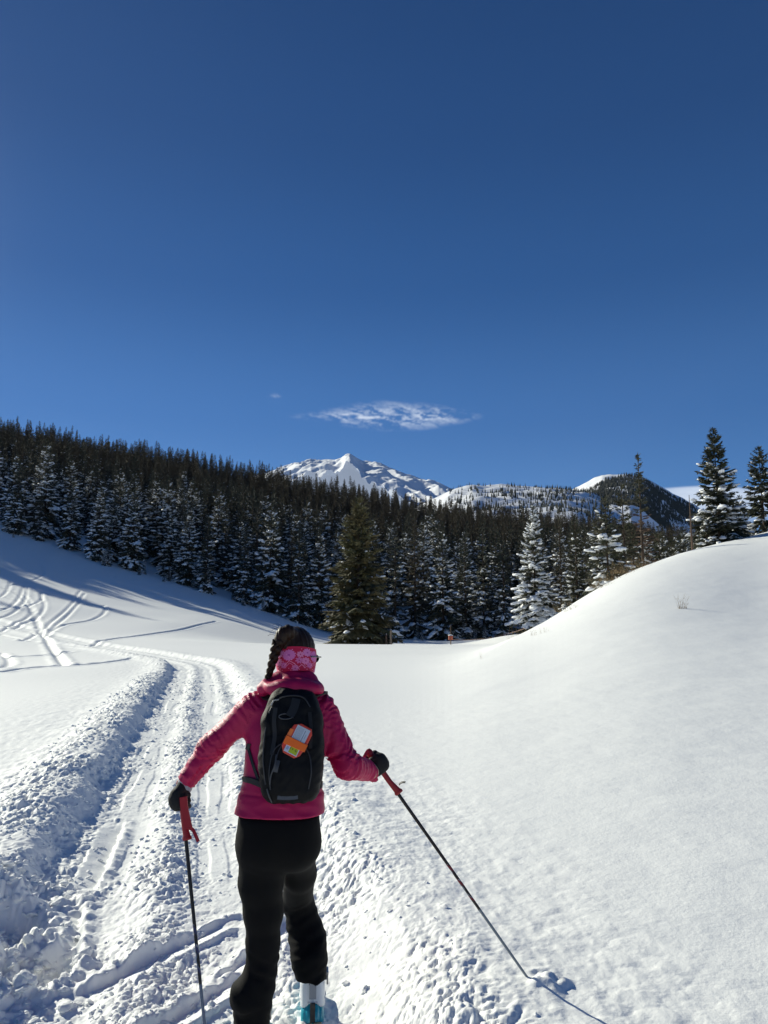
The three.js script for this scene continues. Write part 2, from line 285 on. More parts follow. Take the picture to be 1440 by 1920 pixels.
// ------------------------------------------------------------------ conifers
const tri = (P, C, a, b, c, col) => { P.push(a.x, a.y, a.z, b.x, b.y, b.z, c.x, c.y, c.z); if (C) for (let i = 0; i < 3; i++) C.push(col[0], col[1], col[2]); };
function soup(P, C) { const g = new THREE.BufferGeometry(); g.setAttribute('position', new THREE.Float32BufferAttribute(P, 3)); if (C) g.setAttribute('color', new THREE.Float32BufferAttribute(C, 3)); g.computeVertexNormals(); return g; }
const UP = V(0, 1, 0);
function blade(P, C, a, dir, len, wid, roll, col) {       // a folded, pointed spray of needles
  const tip = a.clone().addScaledVector(dir, len), side = V().crossVectors(dir, UP); if (side.lengthSq() < 1e-5) side.set(1, 0, 0); side.normalize().applyAxisAngle(dir, roll);
  const up = V().crossVectors(side, dir), m = a.clone().addScaledVector(dir, len * 0.42);
  const l = m.clone().addScaledVector(side, wid).addScaledVector(up, -wid * 0.35), r = m.clone().addScaledVector(side, -wid).addScaledVector(up, -wid * 0.35);
  tri(P, C, a, l, tip, col); tri(P, C, a, tip, r, col);
}
const OCT = (() => { const g = new THREE.IcosahedronGeometry(1, 0), p = g.attributes.position, v = []; for (let i = 0; i < p.count; i++) v.push(V().fromBufferAttribute(p, i)); return v; })();
function clod(P, N, c, ax, ay, az, dir, r) {              // a pillow of snow lying along dir
  const f = V(dir.x, dir.y * 0.8, dir.z).normalize(), s = V().crossVectors(UP, f).normalize(), u = V().crossVectors(f, s), j = r() * 6;
  for (const v of OCT) { const k = 0.85 + 0.3 * Math.sin(v.x * 5 + v.z * 7 + j); const y = v.y < 0 ? v.y * 0.45 : v.y; P.push(...c.clone().addScaledVector(f, v.z * az * k).addScaledVector(s, v.x * ax * k).addScaledVector(u, y * ay * k).toArray()); const n = f.clone().multiplyScalar(v.z / az).addScaledVector(s, v.x / ax).addScaledVector(u, v.y / ay).normalize(); N.push(n.x, n.y, n.z); }
}
// H height, R radius at the skirt, y0 bare trunk below, levels x per branches, twigs per side, snow 0..1 with snowTop: the share of height that carries it
function conifer({ seed, H = 14, R = 2.1, y0 = 0.4, levels = 28, per = 6, twigs = 4, snow = 0.6, snowTop = 0.8, droop = 0.3, gap = 0.1, pw = 0.85, tone = [1, 1, 1], full = 1, bare = 0, snowSize = 1, width = 1, ragged = 0 }) {
  const r = rng(seed), P = [], C = [], S = [], SN = [], W = [], F = [];
  const trunkR = H * 0.012 + 0.02;
  for (let l = 0; l < levels; l++) {
    const t0 = (l + r() * 0.7) / levels, nb = t0 > 0.9 ? Math.max(3, per - 2) : per;
    for (let b = 0; b < nb; b++) {
      if (r() < gap) continue;
      const t = clamp(t0 + (r() - 0.5) * 0.8 / levels), y = y0 + (H * 0.985 - y0) * t;
      const az = (b + r() * 0.9) / nb * Math.PI * 2 + l * 1.1, len = (R * Math.pow(1 - t, pw) * (0.72 + 0.42 * r()) * (1 - ragged * (0.5 + 0.5 * noise(az * 0.9 + 7, t * 7)) * r()) * (t < 0.06 ? 0.85 : 1) + H * 0.012) * full;
      const e = mix(-0.22, 0.75, Math.pow(t, 1.6)) + (r() - 0.5) * 0.22, dr = droop * (1 - t) * (0.7 + 0.6 * r());
      const out = V(Math.cos(az), 0, Math.sin(az)), side = V(-out.z, 0, out.x);
      const spot = (u) => V(out.x * len * u, y + Math.tan(e) * len * u - dr * len * u * u + 0.16 * len * u * u * u, out.z * len * u);
      const barebranch = bare > 0 && t < bare;
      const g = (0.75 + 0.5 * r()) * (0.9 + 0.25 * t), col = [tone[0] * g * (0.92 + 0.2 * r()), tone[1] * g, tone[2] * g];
      if (barebranch) { const d = spot(1).sub(spot(0.0)).normalize(); blade(W, null, spot(0), d, len * 0.9, 0.03 + H * 0.0016, r() * 3, null); for (let q = 0; q < 7; q++) { const u = 0.3 + r() * 0.6, dd = d.clone().addScaledVector(side, (r() - 0.5) * 1.6).addScaledVector(UP, -0.2 * r()).normalize(); blade(W, null, spot(u), dd, len * 0.42, 0.022 + H * 0.0014, r() * 3, null); } continue; }
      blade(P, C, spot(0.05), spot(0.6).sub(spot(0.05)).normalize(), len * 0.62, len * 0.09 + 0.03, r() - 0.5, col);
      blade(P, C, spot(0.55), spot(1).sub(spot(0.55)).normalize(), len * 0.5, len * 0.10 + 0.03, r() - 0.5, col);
      const pf = Math.min(0.85, snow * 0.55) * clamp((snowTop - t) * 4 + 0.2) * (0.6 + 0.7 * noise(az * 1.4 + seed, t * 9));
      for (let k = 0; k < twigs; k++) {
        const u = 0.22 + 0.74 * (k + 0.6 * r()) / twigs, o = spot(u), fw = spot(Math.min(1, u + 0.1)).sub(o).normalize(), tl = (len * 0.40 * (1.15 - u * 0.75) + 0.10) * (0.75 + 0.5 * r());
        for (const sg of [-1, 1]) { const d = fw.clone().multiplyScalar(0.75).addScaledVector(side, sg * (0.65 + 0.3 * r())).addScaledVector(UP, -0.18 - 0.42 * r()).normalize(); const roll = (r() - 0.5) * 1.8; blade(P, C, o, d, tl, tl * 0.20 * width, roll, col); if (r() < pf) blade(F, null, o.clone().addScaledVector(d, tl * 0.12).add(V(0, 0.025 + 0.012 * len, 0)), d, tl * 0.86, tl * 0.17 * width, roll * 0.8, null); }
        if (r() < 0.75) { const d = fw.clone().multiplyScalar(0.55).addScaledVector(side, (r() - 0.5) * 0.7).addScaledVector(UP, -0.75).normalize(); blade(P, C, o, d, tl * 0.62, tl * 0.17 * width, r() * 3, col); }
      }
      const ps = snow * clamp((snowTop - t) * 4 + 0.25) * (0.55 + 0.9 * noise(az * 1.4 + seed, t * 9));
      for (const u of [0.45, 0.72, 0.94]) if (r() < ps) { const o = spot(u), d = spot(Math.min(1, u + 0.1)).sub(spot(u - 0.05)).normalize(), w = (len * 0.17 * (1.2 - 0.5 * u) + 0.06) * (0.6 + 0.7 * r()) * snowSize; o.y += w * 0.14; clod(S, SN, o, w, w * 0.55, w * 1.35, d, r); if (u < 0.9 && r() < 0.8) for (const sg of [-1, 1]) { const q = o.clone().addScaledVector(side, sg * len * 0.24 * (1.1 - u * 0.6) * (0.7 + 0.6 * r())); q.y -= w * 0.25; clod(S, SN, q, w * 0.65, w * 0.45, w * 0.95, d.clone().addScaledVector(side, sg * 0.7).normalize(), r); } }
    }
  }
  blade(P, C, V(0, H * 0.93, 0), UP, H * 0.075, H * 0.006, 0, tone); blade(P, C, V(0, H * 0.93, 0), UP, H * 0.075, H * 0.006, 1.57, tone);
  const trunk = new THREE.CylinderGeometry(trunkR * 0.12, trunkR, H * 0.98, 8, 6); trunk.translate(0, H * 0.49 - 0.3, 0);
  { const p = trunk.attributes.position; for (let i = 0; i < p.count; i++) { const k = 1 + 0.12 * noise(p.getX(i) * 40, p.getY(i) * 3); p.setXYZ(i, p.getX(i) * k, p.getY(i), p.getZ(i) * k); } trunk.computeVertexNormals(); }
  const out = { trunk, crown: soup(P, C), snow: null, twigs: W.length ? soup(W) : null, H };
  if (F.length) { const g = soup(F), A = g.attributes.position.array, N = g.attributes.normal.array; for (let i = 0; i < A.length; i += 9) { const o = N[i + 1] < 0 ? [0, 6, 3] : [0, 3, 6], k = N[i + 1] < 0 ? -1 : 1; for (const q of o) { S.push(A[i + q], A[i + q + 1], A[i + q + 2]); SN.push(N[i + q] * k, N[i + q + 1] * k, N[i + q + 2] * k); } } }
  if (S.length) { out.snow = new THREE.BufferGeometry(); out.snow.setAttribute('position', new THREE.Float32BufferAttribute(S, 3)); out.snow.setAttribute('normal', new THREE.Float32BufferAttribute(SN, 3)); }
  return out;
}
const needleMat = new THREE.MeshStandardMaterial({ color: 0xffffff, vertexColors: true, roughness: 0.75, side: THREE.DoubleSide });
const barkMat = std(0.075, 0.052, 0.036, 0.95), deadMat = std(0.13, 0.085, 0.06, 0.95, { side: THREE.DoubleSide }), treeSnowMat = std(0.93, 0.935, 0.93, 0.8);
const DARK = [0.066, 0.068, 0.040], OLIVE = [0.125, 0.112, 0.050], BLUEGREEN = [0.066, 0.070, 0.046];
function plant(proto, name, label, category, x, f, y, height, turn, group) {
  const t = thing(name, label, category, V(x, y, -f), group), k = height / proto.H;
  part('trunk', proto.trunk, barkMat, t); part('crown', proto.crown, needleMat, t);
  if (proto.twigs) part('bare_branches', proto.twigs, deadMat, t);
  if (proto.snow) part('snow_cover', proto.snow, treeSnowMat, t);
  t.scale.setScalar(k); t.rotation.y = turn; return t;
}
function copyTree(src, label, x, f, y, scale, turn, group) {
  const t = src.clone(); t.name = numbered(src.name.replace(/_\d+$/, '')); scene.add(t); t.position.set(x, y, -f); t.scale.set(scale * (0.9 + 0.2 * ((turn * 7) % 1)), scale, scale * (0.9 + 0.2 * ((turn * 5) % 1))); t.rotation.y = turn;
  t.userData = { label, category: src.userData.category, group }; return t;
}
// a tree whose foot is f ahead at column px and whose tip is seen at row top
function placeTop(px, f, top, sink = 0.2) { const u = slopeAt(px, 1100)[0], x = u * f; const y = land(x, f) - sink, tip = EYE + slopeAt(px, top)[1] * f; return { x, f, y, h: tip - y }; }

// the single trees that stand out
const solo = [
  ['big_spruce', 'biggest broad olive-brown spruce standing alone in front of the forest', 672, 71, 928, { seed: 11, H: 15, R: 4.7, y0: 0.1, levels: 46, per: 9, twigs: 6, snow: 0.22, snowTop: 0.6, droop: 0.3, gap: 0.12, pw: 0.8, ragged: 0.55, tone: OLIVE, snowSize: 0.55, width: 1.15 }],
  ['fir_tree', 'fir thickly plastered in snow just beyond the lower end of the bank', 1003, 62, 944, { seed: 21, H: 13, R: 2.35, y0: 0.2, levels: 36, per: 8, twigs: 5, snow: 0.95, snowTop: 1.0, droop: 0.4, tone: DARK, snowSize: 1.3 }],
  ['fir_tree', 'dark fir with little snow between the plastered fir and the broad snowy fir', 1082, 66, 962, { seed: 22, H: 13, R: 2.2, y0: 0.3, levels: 32, per: 7, twigs: 5, snow: 0.35, tone: DARK }],
  ['fir_tree', 'fir with broad shelves of snow behind the dry grass on the bank crest', 1141, 54, 925, { seed: 23, H: 10, R: 2.5, y0: 0.2, levels: 26, per: 6, twigs: 5, snow: 0.5, snowTop: 0.8, droop: 0.42, gap: 0.2, tone: DARK, snowSize: 1.45 }],
  ['fir_tree', 'slim dark fir touching the left of the broad-shelved snowy fir', 1122, 60, 944, { seed: 24, H: 11, R: 1.5, y0: 0.2, levels: 30, per: 6, twigs: 4, snow: 0.25, tone: DARK }],
  ['fir_tree', 'ragged half-bare fir with a split thin top left of the tallest spire', 1174, 66, 906, { seed: 25, H: 12, R: 1.35, y0: 0.4, levels: 30, per: 5, twigs: 4, snow: 0, gap: 0.38, pw: 0.5, bare: 0.45, tone: [0.06, 0.058, 0.03] }],
  ['fir_tree', 'tallest thin spire tree with a green tip and bare brown lower branches', 1208, 74, 848, { seed: 26, H: 13, R: 1.3, y0: 0.3, levels: 50, per: 6, twigs: 3, snow: 0, gap: 0.25, pw: 0.85, bare: 0.66, tone: DARK, full: 1.0 }],
  ['fir_tree', 'short bushy fir at the foot of the tall spire tree, on its right', 1240, 62, 985, { seed: 27, H: 7, R: 1.7, y0: 0.1, levels: 20, per: 6, twigs: 5, snow: 0.35, tone: DARK, gap: 0.15 }],
  ['fir_tree', 'small dark fir right of the short bushy fir, half behind the bank', 1263, 64, 1004, { seed: 28, H: 6, R: 1.4, y0: 0.1, levels: 18, per: 6, twigs: 5, snow: 0.25, tone: DARK }],
  ['fir_tree', 'large dark fir with heavy snow clumps, tallest on the right bank crest', 1356, 56, 801, { seed: 29, H: 8, R: 1.95, y0: 0.1, levels: 30, per: 7, twigs: 6, snow: 0.55, snowTop: 0.75, droop: 0.20, gap: 0.17, pw: 0.72, tone: [0.042, 0.048, 0.026], snowSize: 1.05 }],
  ['fir_tree', 'fir cut by the right edge of the picture', 1441, 60, 835, { seed: 30, H: 7, R: 1.85, y0: 0.1, levels: 26, per: 6, twigs: 6, snow: 0.32, droop: 0.2, gap: 0.2, pw: 0.7, tone: [0.042, 0.048, 0.026] }],
  ['fir_tree', 'low fir bowed with snow between the two tall firs on the right crest', 1398, 57, 926, { seed: 31, H: 4.5, R: 1.5, y0: 0.05, levels: 16, per: 6, twigs: 5, snow: 0.5, gap: 0.12, tone: DARK, snowSize: 1.1 }],
  ['fir_tree', 'low snowy fir at the left foot of the largest crest fir', 1330, 55, 965, { seed: 32, H: 4, R: 1.5, y0: 0.05, levels: 13, per: 6, twigs: 5, snow: 0.5, gap: 0.12, tone: DARK, snowSize: 1.2 }],
  ['fir_tree', 'dark fir half hidden at the left shoulder of the broad-shelved fir', 1100, 74, 988, { seed: 34, H: 12, R: 1.7, levels: 28, per: 7, twigs: 4, snow: 0.3, tone: DARK }],
  ['fir_tree', 'low full fir between the broad-shelved fir and the ragged fir', 1163, 58, 1000, { seed: 35, H: 8, R: 1.7, levels: 22, per: 7, twigs: 5, snow: 0.4, tone: DARK, snowSize: 1.2 }],
  ['fir_tree', 'full dark fir just left of the tall spire tree', 1190, 70, 975, { seed: 36, H: 12, R: 1.9, levels: 28, per: 7, twigs: 5, snow: 0.3, tone: DARK }],
  ['fir_tree', 'brownish fir behind the dark fir, its top level with the forest canopy', 1052, 88, 968, { seed: 33, H: 14, R: 1.7, levels: 30, snow: 0.25, tone: [0.06, 0.054, 0.03] }],
];
const soloSpots = [];
for (const [name, label, px, f, top, opts] of solo) {
  const s = placeTop(px, f, top); soloSpots.push(s);
  plant(conifer(opts), name, label, 'tree', s.x, s.f, s.y, s.h, opts.seed * 0.7);
}
{ // the bare snag
  const s = placeTop(1302, 54, 928), t = thing('dead_tree', 'thin grey leafless dead trunk standing behind the right bank', 'tree', V(s.x, s.y, -s.f)), r = rng(3), g = [];
  const k = new THREE.CylinderGeometry(0.02, 0.085, s.h, 7, 8); k.translate(0, s.h / 2, 0); part('trunk', k, deadMat, t);
  for (let i = 0; i < 26; i++) { const y = s.h * (0.25 + 0.7 * r()), a = r() * 6.28, l = 0.15 + 0.5 * r() * (1 - y / s.h), P = []; blade(P, null, V(0, y, 0), V(Math.cos(a), 0.2 - 0.5 * r(), Math.sin(a)).normalize(), l, 0.014, r() * 3, null); part('branch', soup(P), deadMat, t); }

}
// ------------------------------------------------------------------ the forest on the hillside
const kinds = [
  conifer({ seed: 41, H: 15, R: 2.9, pw: 0.78, levels: 30, per: 7, twigs: 4, snow: 0.52, snowTop: 0.9, droop: 0.4, tone: DARK, snowSize: 1.15 }),
  conifer({ seed: 42, H: 15, R: 2.4, pw: 0.78, levels: 30, per: 6, twigs: 4, snow: 0.3, snowTop: 0.75, droop: 0.36, tone: BLUEGREEN, snowSize: 1.05 }),
  conifer({ seed: 43, H: 16, R: 2.15, pw: 0.78, levels: 30, per: 6, twigs: 4, snow: 0.18, snowTop: 0.65, snowSize: 1.0, droop: 0.32, tone: [0.088, 0.076, 0.042] }),
  conifer({ seed: 44, H: 16, R: 1.9, levels: 30, per: 6, twigs: 3, snow: 0.2, snowTop: 0.6, droop: 0.3, tone: [0.092, 0.074, 0.040], pw: 0.7 }),
  conifer({ seed: 45, H: 14, R: 1.95, pw: 0.75, levels: 26, per: 6, twigs: 4, snow: 0.07, snowTop: 0.5, droop: 0.3, tone: [0.100, 0.080, 0.042] }),
];
const protoTrees = [];
const front = [ // the row along the edge of the meadow: column, row of the tip, kind, label
  [22, 862, 1, 'tall snow-dusted spruce at the far left end of the forest edge'],
  [66, 925, 1, 'dark narrow spruce left of the first broad snowy spruce at the forest edge'],
  [126, 905, 0, 'broad snowy spruce, first from the left that comes down to the shaded meadow'],
  [180, 912, 0, 'broad snowy spruce touching the right side of the first broad one at the meadow'],
  [244, 914, 0, 'broad snowy spruce standing apart with a dark gap on both sides at the meadow'],
  [352, 945, 0, 'snowy spruce at the left front of the clump above the long tree shadows'],
  [386, 962, 1, 'narrower spruce at the right front of the clump above the long tree shadows'],
  [458, 985, 1, 'low spruce just left of the tall white-streaked spruce at the meadow'],
  [506, 928, 0, 'tall white-streaked spruce at the meadow, left of the olive-brown spruce'],
  [560, 985, 1, 'snow-dusted spruce close behind the left skirt of the olive-brown spruce'],
  [741, 985, 1, 'shaded spruce just right of the olive-brown spruce'],
  [778, 962, 2, 'shaded spruce with a high tip, second right of the olive-brown spruce'],
  [830, 978, 0, 'shaded spruce with thick white bands behind the orange marker'],
  [872, 1000, 1, 'shaded spruce right of the one with thick white bands'],
  [906, 985, 1, 'shaded spruce midway between the orange marker and the plastered fir'],
  [944, 1008, 1, 'shaded snow-dusted spruce just left of the plastered fir'],
];
const used = [...soloSpots];
front.forEach(([px, top, kind, label], i) => {
  let f = 108; for (let k = 0; k < 8; k++) { const x = slopeAt(px, 1100)[0] * f; f = edgeAt(x) + 1.5 + (i % 3); }
  const s = placeTop(px, f, top, 0.4), p = kinds[kind]; used.push(s);
  if (!protoTrees[kind]) protoTrees[kind] = plant(p, 'spruce_tree', label, 'tree', s.x, s.f, s.y, s.h, i, 'spruces along the forest edge');
  else { copyTree(protoTrees[kind], label, s.x, s.f, s.y, s.h / p.H, i * 1.7, 'spruces along the forest edge'); }
});
for (let k = 0; k < kinds.length; k++) if (!protoTrees[k]) protoTrees[k] = null;
{
  const r = rng(2024), spots = [];
  for (let f = 100; f < 335; f += 3.6) for (let x = -300; x < 215; x += 3.9) {
    const X = x + (r() - 0.5) * 3.4, F = f + (r() - 0.5) * 3.2, q = r(), q2 = r(), q3 = r();
    if (F < edgeAt(X) + 2.5 + 3 * noise(X * 0.09, 4) || F < 100) continue;
    if (F < edgeAt(X) + 32 && r() > 0.34 + 0.5 * sm(4, 32, F - edgeAt(X))) continue;
    const az = Math.atan2(X, F); if (az > 0.56 || az < -0.95 || (az < -0.60 && F > 165)) continue;
    if (used.some((s) => Math.hypot(s.x - X, s.f - F) < 3.2)) continue;
    const up = clamp((F - 110) / 170);
    const snowy = 0.95 - 1.5 * up + 0.35 * noise(X * 0.03, F * 0.03) + (q - 0.5) * 0.5, kind = snowy > 0.72 ? 0 : snowy > 0.45 ? 1 : snowy > 0.2 ? 2 : snowy > -0.05 ? 3 : 4;
    const h = (10.2 + 6.5 * q2 + 2.0 * noise(X * 0.05, F * 0.05)) * (q3 < 0.10 ? 0.45 : 1) * mix(1, 0.86, up);
    spots.push({ X, F, kind, h, turn: q3 * 6.28, seen: Math.abs(az) < 0.52 ? h / F : 0 });
  }
  // small saplings in front of the edge
  for (let i = 0; i < 46; i++) { const x = -58 + 100 * r(), f = edgeAt(x) - 1.5 + 4 * r(); spots.push({ X: x, F: f, kind: r() < 0.6 ? 0 : 1, h: 1.2 + 4.2 * r() * r() + 0.6, turn: r() * 6.28, seen: 1, sapling: true }); }
  spots.sort((a, b) => b.seen - a.seen);
  const load = ['thickly snow-covered', 'snow-dusted', 'lightly dusted', 'dark brownish-green', 'nearly bare dark'];
  const places = [[-0.36, 'above the tracked slope at the far left'], [-0.2, 'left of the white-streaked spruce'], [-0.04, 'behind and left of the olive-brown spruce'], [0.10, 'between the olive-brown spruce and the orange marker'], [0.2, 'between the orange marker and the plastered fir'], [9, 'behind the bank crest on the right']];
  const describe = (s) => { const p = places.find((p) => s.X / s.F < p[0])[1]; return s.sapling ? ['young snow-covered spruce in front of the forest, ' + p, 'young spruces ' + p] : [load[s.kind] + ' spruce in the forest ' + p, load[s.kind] + ' forest spruces ' + p]; };
  const single = spots.slice(0, 268), rest = spots.slice(268);
  for (const s of single) {
    const z = describe(s), y = land(s.X, s.F) - 0.4, p = kinds[s.kind];
    if (!protoTrees[s.kind]) protoTrees[s.kind] = plant(p, 'spruce_tree', z[0], 'tree', s.X, s.F, y, s.h, s.turn, z[1]);
    else copyTree(protoTrees[s.kind], z[0], s.X, s.F, y, s.h / p.H, s.turn, z[1]);
  }
  const forest = new THREE.Group(); forest.name = 'distant_forest'; forest.userData = { kind: 'stuff', label: 'dense dark conifer forest covering the hillside up to the ridge', category: 'forest' }; scene.add(forest);
  const white = [0.93, 0.935, 0.93], bark = [0.075, 0.052, 0.036];
  kinds.forEach((p, k) => {
    const mine = rest.filter((s) => s.kind === k); if (!mine.length) return;
    const paint = (g, c) => { g = g.index ? g.toNonIndexed() : g.clone(); g.deleteAttribute('uv'); if (c) g.setAttribute('color', new THREE.Float32BufferAttribute(new Float32Array(g.attributes.position.count * 3).map((_, i) => c[i % 3]), 3)); return g; };
    const g = mergeGeometries([paint(p.crown), paint(p.trunk, bark), paint(p.snow, white)]);
    const m = shade(new THREE.InstancedMesh(g, needleMat, mine.length)); m.name = 'conifers'; m.userData.kind = 'stuff';
    const d = new THREE.Object3D();
    mine.forEach((s, i) => { d.position.set(s.X, land(s.X, s.F) - 0.4, -s.F); d.rotation.y = s.turn; const q = s.h / p.H; d.scale.set(q * (0.85 + 0.3 * ((s.turn * 3.7) % 1)), q, q * (0.85 + 0.3 * ((s.turn * 2.3) % 1))); d.updateMatrix(); m.setMatrixAt(i, d.matrix); });
    forest.add(m);
  });
  // trees on the far ridge and on the wooded flank of the rounded summit
  const mini = (() => { const P = [], C = [], q = rng(9), c = [0.040, 0.046, 0.034]; for (let l = 0; l < 4; l++) { const y0 = 0.3 + l * 2.7, y1 = y0 + 5 - l * 0.45, R = 2.3 - l * 0.5, n = 9; for (let i = 0; i < n; i++) { const a = i / n * 6.283, b = (i + 1) / n * 6.283, ra = R * (i % 2 ? 1 : 0.6) * (0.8 + 0.3 * q()), rb = R * (i % 2 ? 0.6 : 1) * 0.95; tri(P, C, V(Math.cos(b) * rb, y0, Math.sin(b) * rb), V(Math.cos(a) * ra, y0 - 0.3 * (i % 2), Math.sin(a) * ra), V(0, y1, 0), c); } } return { crown: soup(P, C) }; })(), far = [];
  const put = (F0, height, n, u0, u1, depth, keep) => { let c = 0; for (let i = 0; i < n * 6 && c < n; i++) { const u = mix(u0, u1, r()), d = r() * depth, f = F0 - d, x = u * f; if (r() > keep(x, f, d, u)) continue; far.push([x, height(x, f) - 1, f, (F0 < 1500 ? 5 : 6.5) + 4.5 * r(), r() * 6.28]); c++; } };
  const us = (px) => slopeAt(px, 910)[0];
  put(1350, ridgeHeight, 1500, us(842), us(1240), 520, (x, f, d, u) => clamp(0.05 + 0.9 * fbm(x * 0.02, f * 0.015, 3) + 0.3 * sm(us(900), us(1000), u) * bump((d - 25) / 30) + 0.8 * sm(us(1040), us(1110), u) * bump((d - 40) / 60) + 0.3 * sm(90, 260, d)));
  put(1900, domeHeight, 11000, us(1085), us(1480), 800, (x, f, d, u) => { const line = 85 + 200 * sm(us(1180), us(1112), u) + 30 * bump((u - us(1240)) / 0.03); return clamp(sm(line - 8, line + 30, d + 22 * fbm(x * 0.02, f * 0.02, 3)) * (0.72 + 0.7 * fbm(x * 0.015, f * 0.01, 3))); });
  const fm = shade(new THREE.InstancedMesh(mini.crown, needleMat, far.length)); fm.name = 'far_conifers'; fm.userData = { kind: 'stuff' }; forest.add(fm);
  const d = new THREE.Object3D(); far.forEach(([x, y, f, h, a], i) => { d.position.set(x, y, -f); d.rotation.y = a; d.scale.setScalar(h / 12); d.updateMatrix(); fm.setMatrixAt(i, d.matrix); });
}
// ------------------------------------------------------------------ the skier
// surface of a distance field, as a net of quads on cells of the given size
function skin(sdf, lo, hi, cell, shift) {
  const nx = Math.ceil((hi.x - lo.x) / cell) + 1, ny = Math.ceil((hi.y - lo.y) / cell) + 1, nz = Math.ceil((hi.z - lo.z) / cell) + 1;
  const F = new Float32Array(nx * ny * nz), id = new Int32Array(nx * ny * nz).fill(-1), pos = [], uv = [], idx = [], at3 = (i, j, k) => (k * ny + j) * nx + i;
  const S = 4;                                            // coarse steps first: cells far from the surface are not looked at again
  for (let k = 0; k < nz; k += S) for (let j = 0; j < ny; j += S) for (let i = 0; i < nx; i += S) {
    const d = sdf(lo.x + (i + 1.5) * cell, lo.y + (j + 1.5) * cell, lo.z + (k + 1.5) * cell), far = Math.abs(d) > cell * 7 + 0.012;
    for (let c = k; c < Math.min(nz, k + S); c++) for (let b = j; b < Math.min(ny, j + S); b++) for (let a = i; a < Math.min(nx, i + S); a++) F[at3(a, b, c)] = far ? d : sdf(lo.x + a * cell, lo.y + b * cell, lo.z + c * cell);
  }
  for (let k = 0; k < nz - 1; k++) for (let j = 0; j < ny - 1; j++) for (let i = 0; i < nx - 1; i++) {
    let n = 0, x = 0, y = 0, z = 0, m = 0;
    for (let e = 0; e < 8; e++) if (F[at3(i + (e & 1), j + (e >> 1 & 1), k + (e >> 2))] < 0) m |= 1 << e;
    if (m === 0 || m === 255) continue;
    for (let a = 0; a < 8; a++) for (const bit of [1, 2, 4]) { const b = a | bit; if (b === a) continue; if (((m >> a) & 1) === ((m >> b) & 1)) continue;
      const fa = F[at3(i + (a & 1), j + (a >> 1 & 1), k + (a >> 2))], fb = F[at3(i + (b & 1), j + (b >> 1 & 1), k + (b >> 2))], t = fa / (fa - fb);
      x += (a & 1) + t * ((b & 1) - (a & 1)); y += (a >> 1 & 1) + t * ((b >> 1 & 1) - (a >> 1 & 1)); z += (a >> 2) + t * ((b >> 2) - (a >> 2)); n++; }
    const X = lo.x + (i + x / n) * cell, Y = lo.y + (j + y / n) * cell, Z = lo.z + (k + z / n) * cell;
    id[at3(i, j, k)] = pos.length / 3; pos.push(X - (shift ? shift.x : 0), Y - (shift ? shift.y : 0), Z - (shift ? shift.z : 0)); uv.push(X + Z * 0.6, Y + Z * 0.4);
  }
  const quad = (a, b, c, d, flip) => { if (a < 0 || b < 0 || c < 0 || d < 0) return; flip ? idx.push(a, c, b, a, d, c) : idx.push(a, b, c, a, c, d); };
  for (let k = 1; k < nz - 1; k++) for (let j = 1; j < ny - 1; j++) for (let i = 1; i < nx - 1; i++) {
    const f = F[at3(i, j, k)] < 0;
    if (f !== F[at3(i + 1, j, k)] < 0) quad(id[at3(i, j - 1, k - 1)], id[at3(i, j, k - 1)], id[at3(i, j, k)], id[at3(i, j - 1, k)], !f);
    if (f !== F[at3(i, j + 1, k)] < 0) quad(id[at3(i - 1, j, k - 1)], id[at3(i - 1, j, k)], id[at3(i, j, k)], id[at3(i, j, k - 1)], !f);
    if (f !== F[at3(i, j, k + 1)] < 0) quad(id[at3(i - 1, j - 1, k)], id[at3(i, j - 1, k)], id[at3(i, j, k)], id[at3(i - 1, j, k)], !f);
  }
  const g = new THREE.BufferGeometry(); g.setAttribute('position', new THREE.Float32BufferAttribute(pos, 3)); g.setAttribute('uv', new THREE.Float32BufferAttribute(uv, 2)); g.setIndex(idx); g.computeVertexNormals(); return g;
}
const limb = (x, y, z, a, b, r1, r2) => { const ex = b.x - a.x, ey = b.y - a.y, ez = b.z - a.z, px = x - a.x, py = y - a.y, pz = z - a.z, t = clamp((px * ex + py * ey + pz * ez) / (ex * ex + ey * ey + ez * ez)); return Math.hypot(px - ex * t, py - ey * t, pz - ez * t) - (r1 + (r2 - r1) * t); };
const egg = (x, y, z, c, rx, ry, rz) => { const a = (x - c.x) / rx, b = (y - c.y) / ry, d = (z - c.z) / rz, l = Math.hypot(a, b, d); return l < 1e-4 ? -Math.min(rx, ry, rz) : (l - 1) * Math.hypot(x - c.x, y - c.y, z - c.z) / l; };
const smin = (a, b, k) => { const h = Math.max(k - Math.abs(a - b), 0) / k; return Math.min(a, b) - h * h * k * 0.25; };
const chain = (pts, k) => (x, y, z) => { let d = 1e3; for (let i = 0; i < pts.length - 1; i++) d = smin(d, limb(x, y, z, pts[i][0], pts[i + 1][0], pts[i][1], pts[i + 1][1]), k); return d; };
const boxOf = (pts, m) => { const b = new THREE.Box3().setFromPoints(pts); b.expandByScalar(m); return [b.min, b.max]; };
const PX = (n, d) => n * d / FOCAL;

const FEET = V(-0.42, 0, -3.35);
const person = thing('person', 'skier seen from behind in a magenta jacket and black trousers striding up the trail', 'person', FEET);
const wpart = (name, geo, mat, parent, label) => part(name, geo, mat, parent, label);        // geometry already relative to FEET

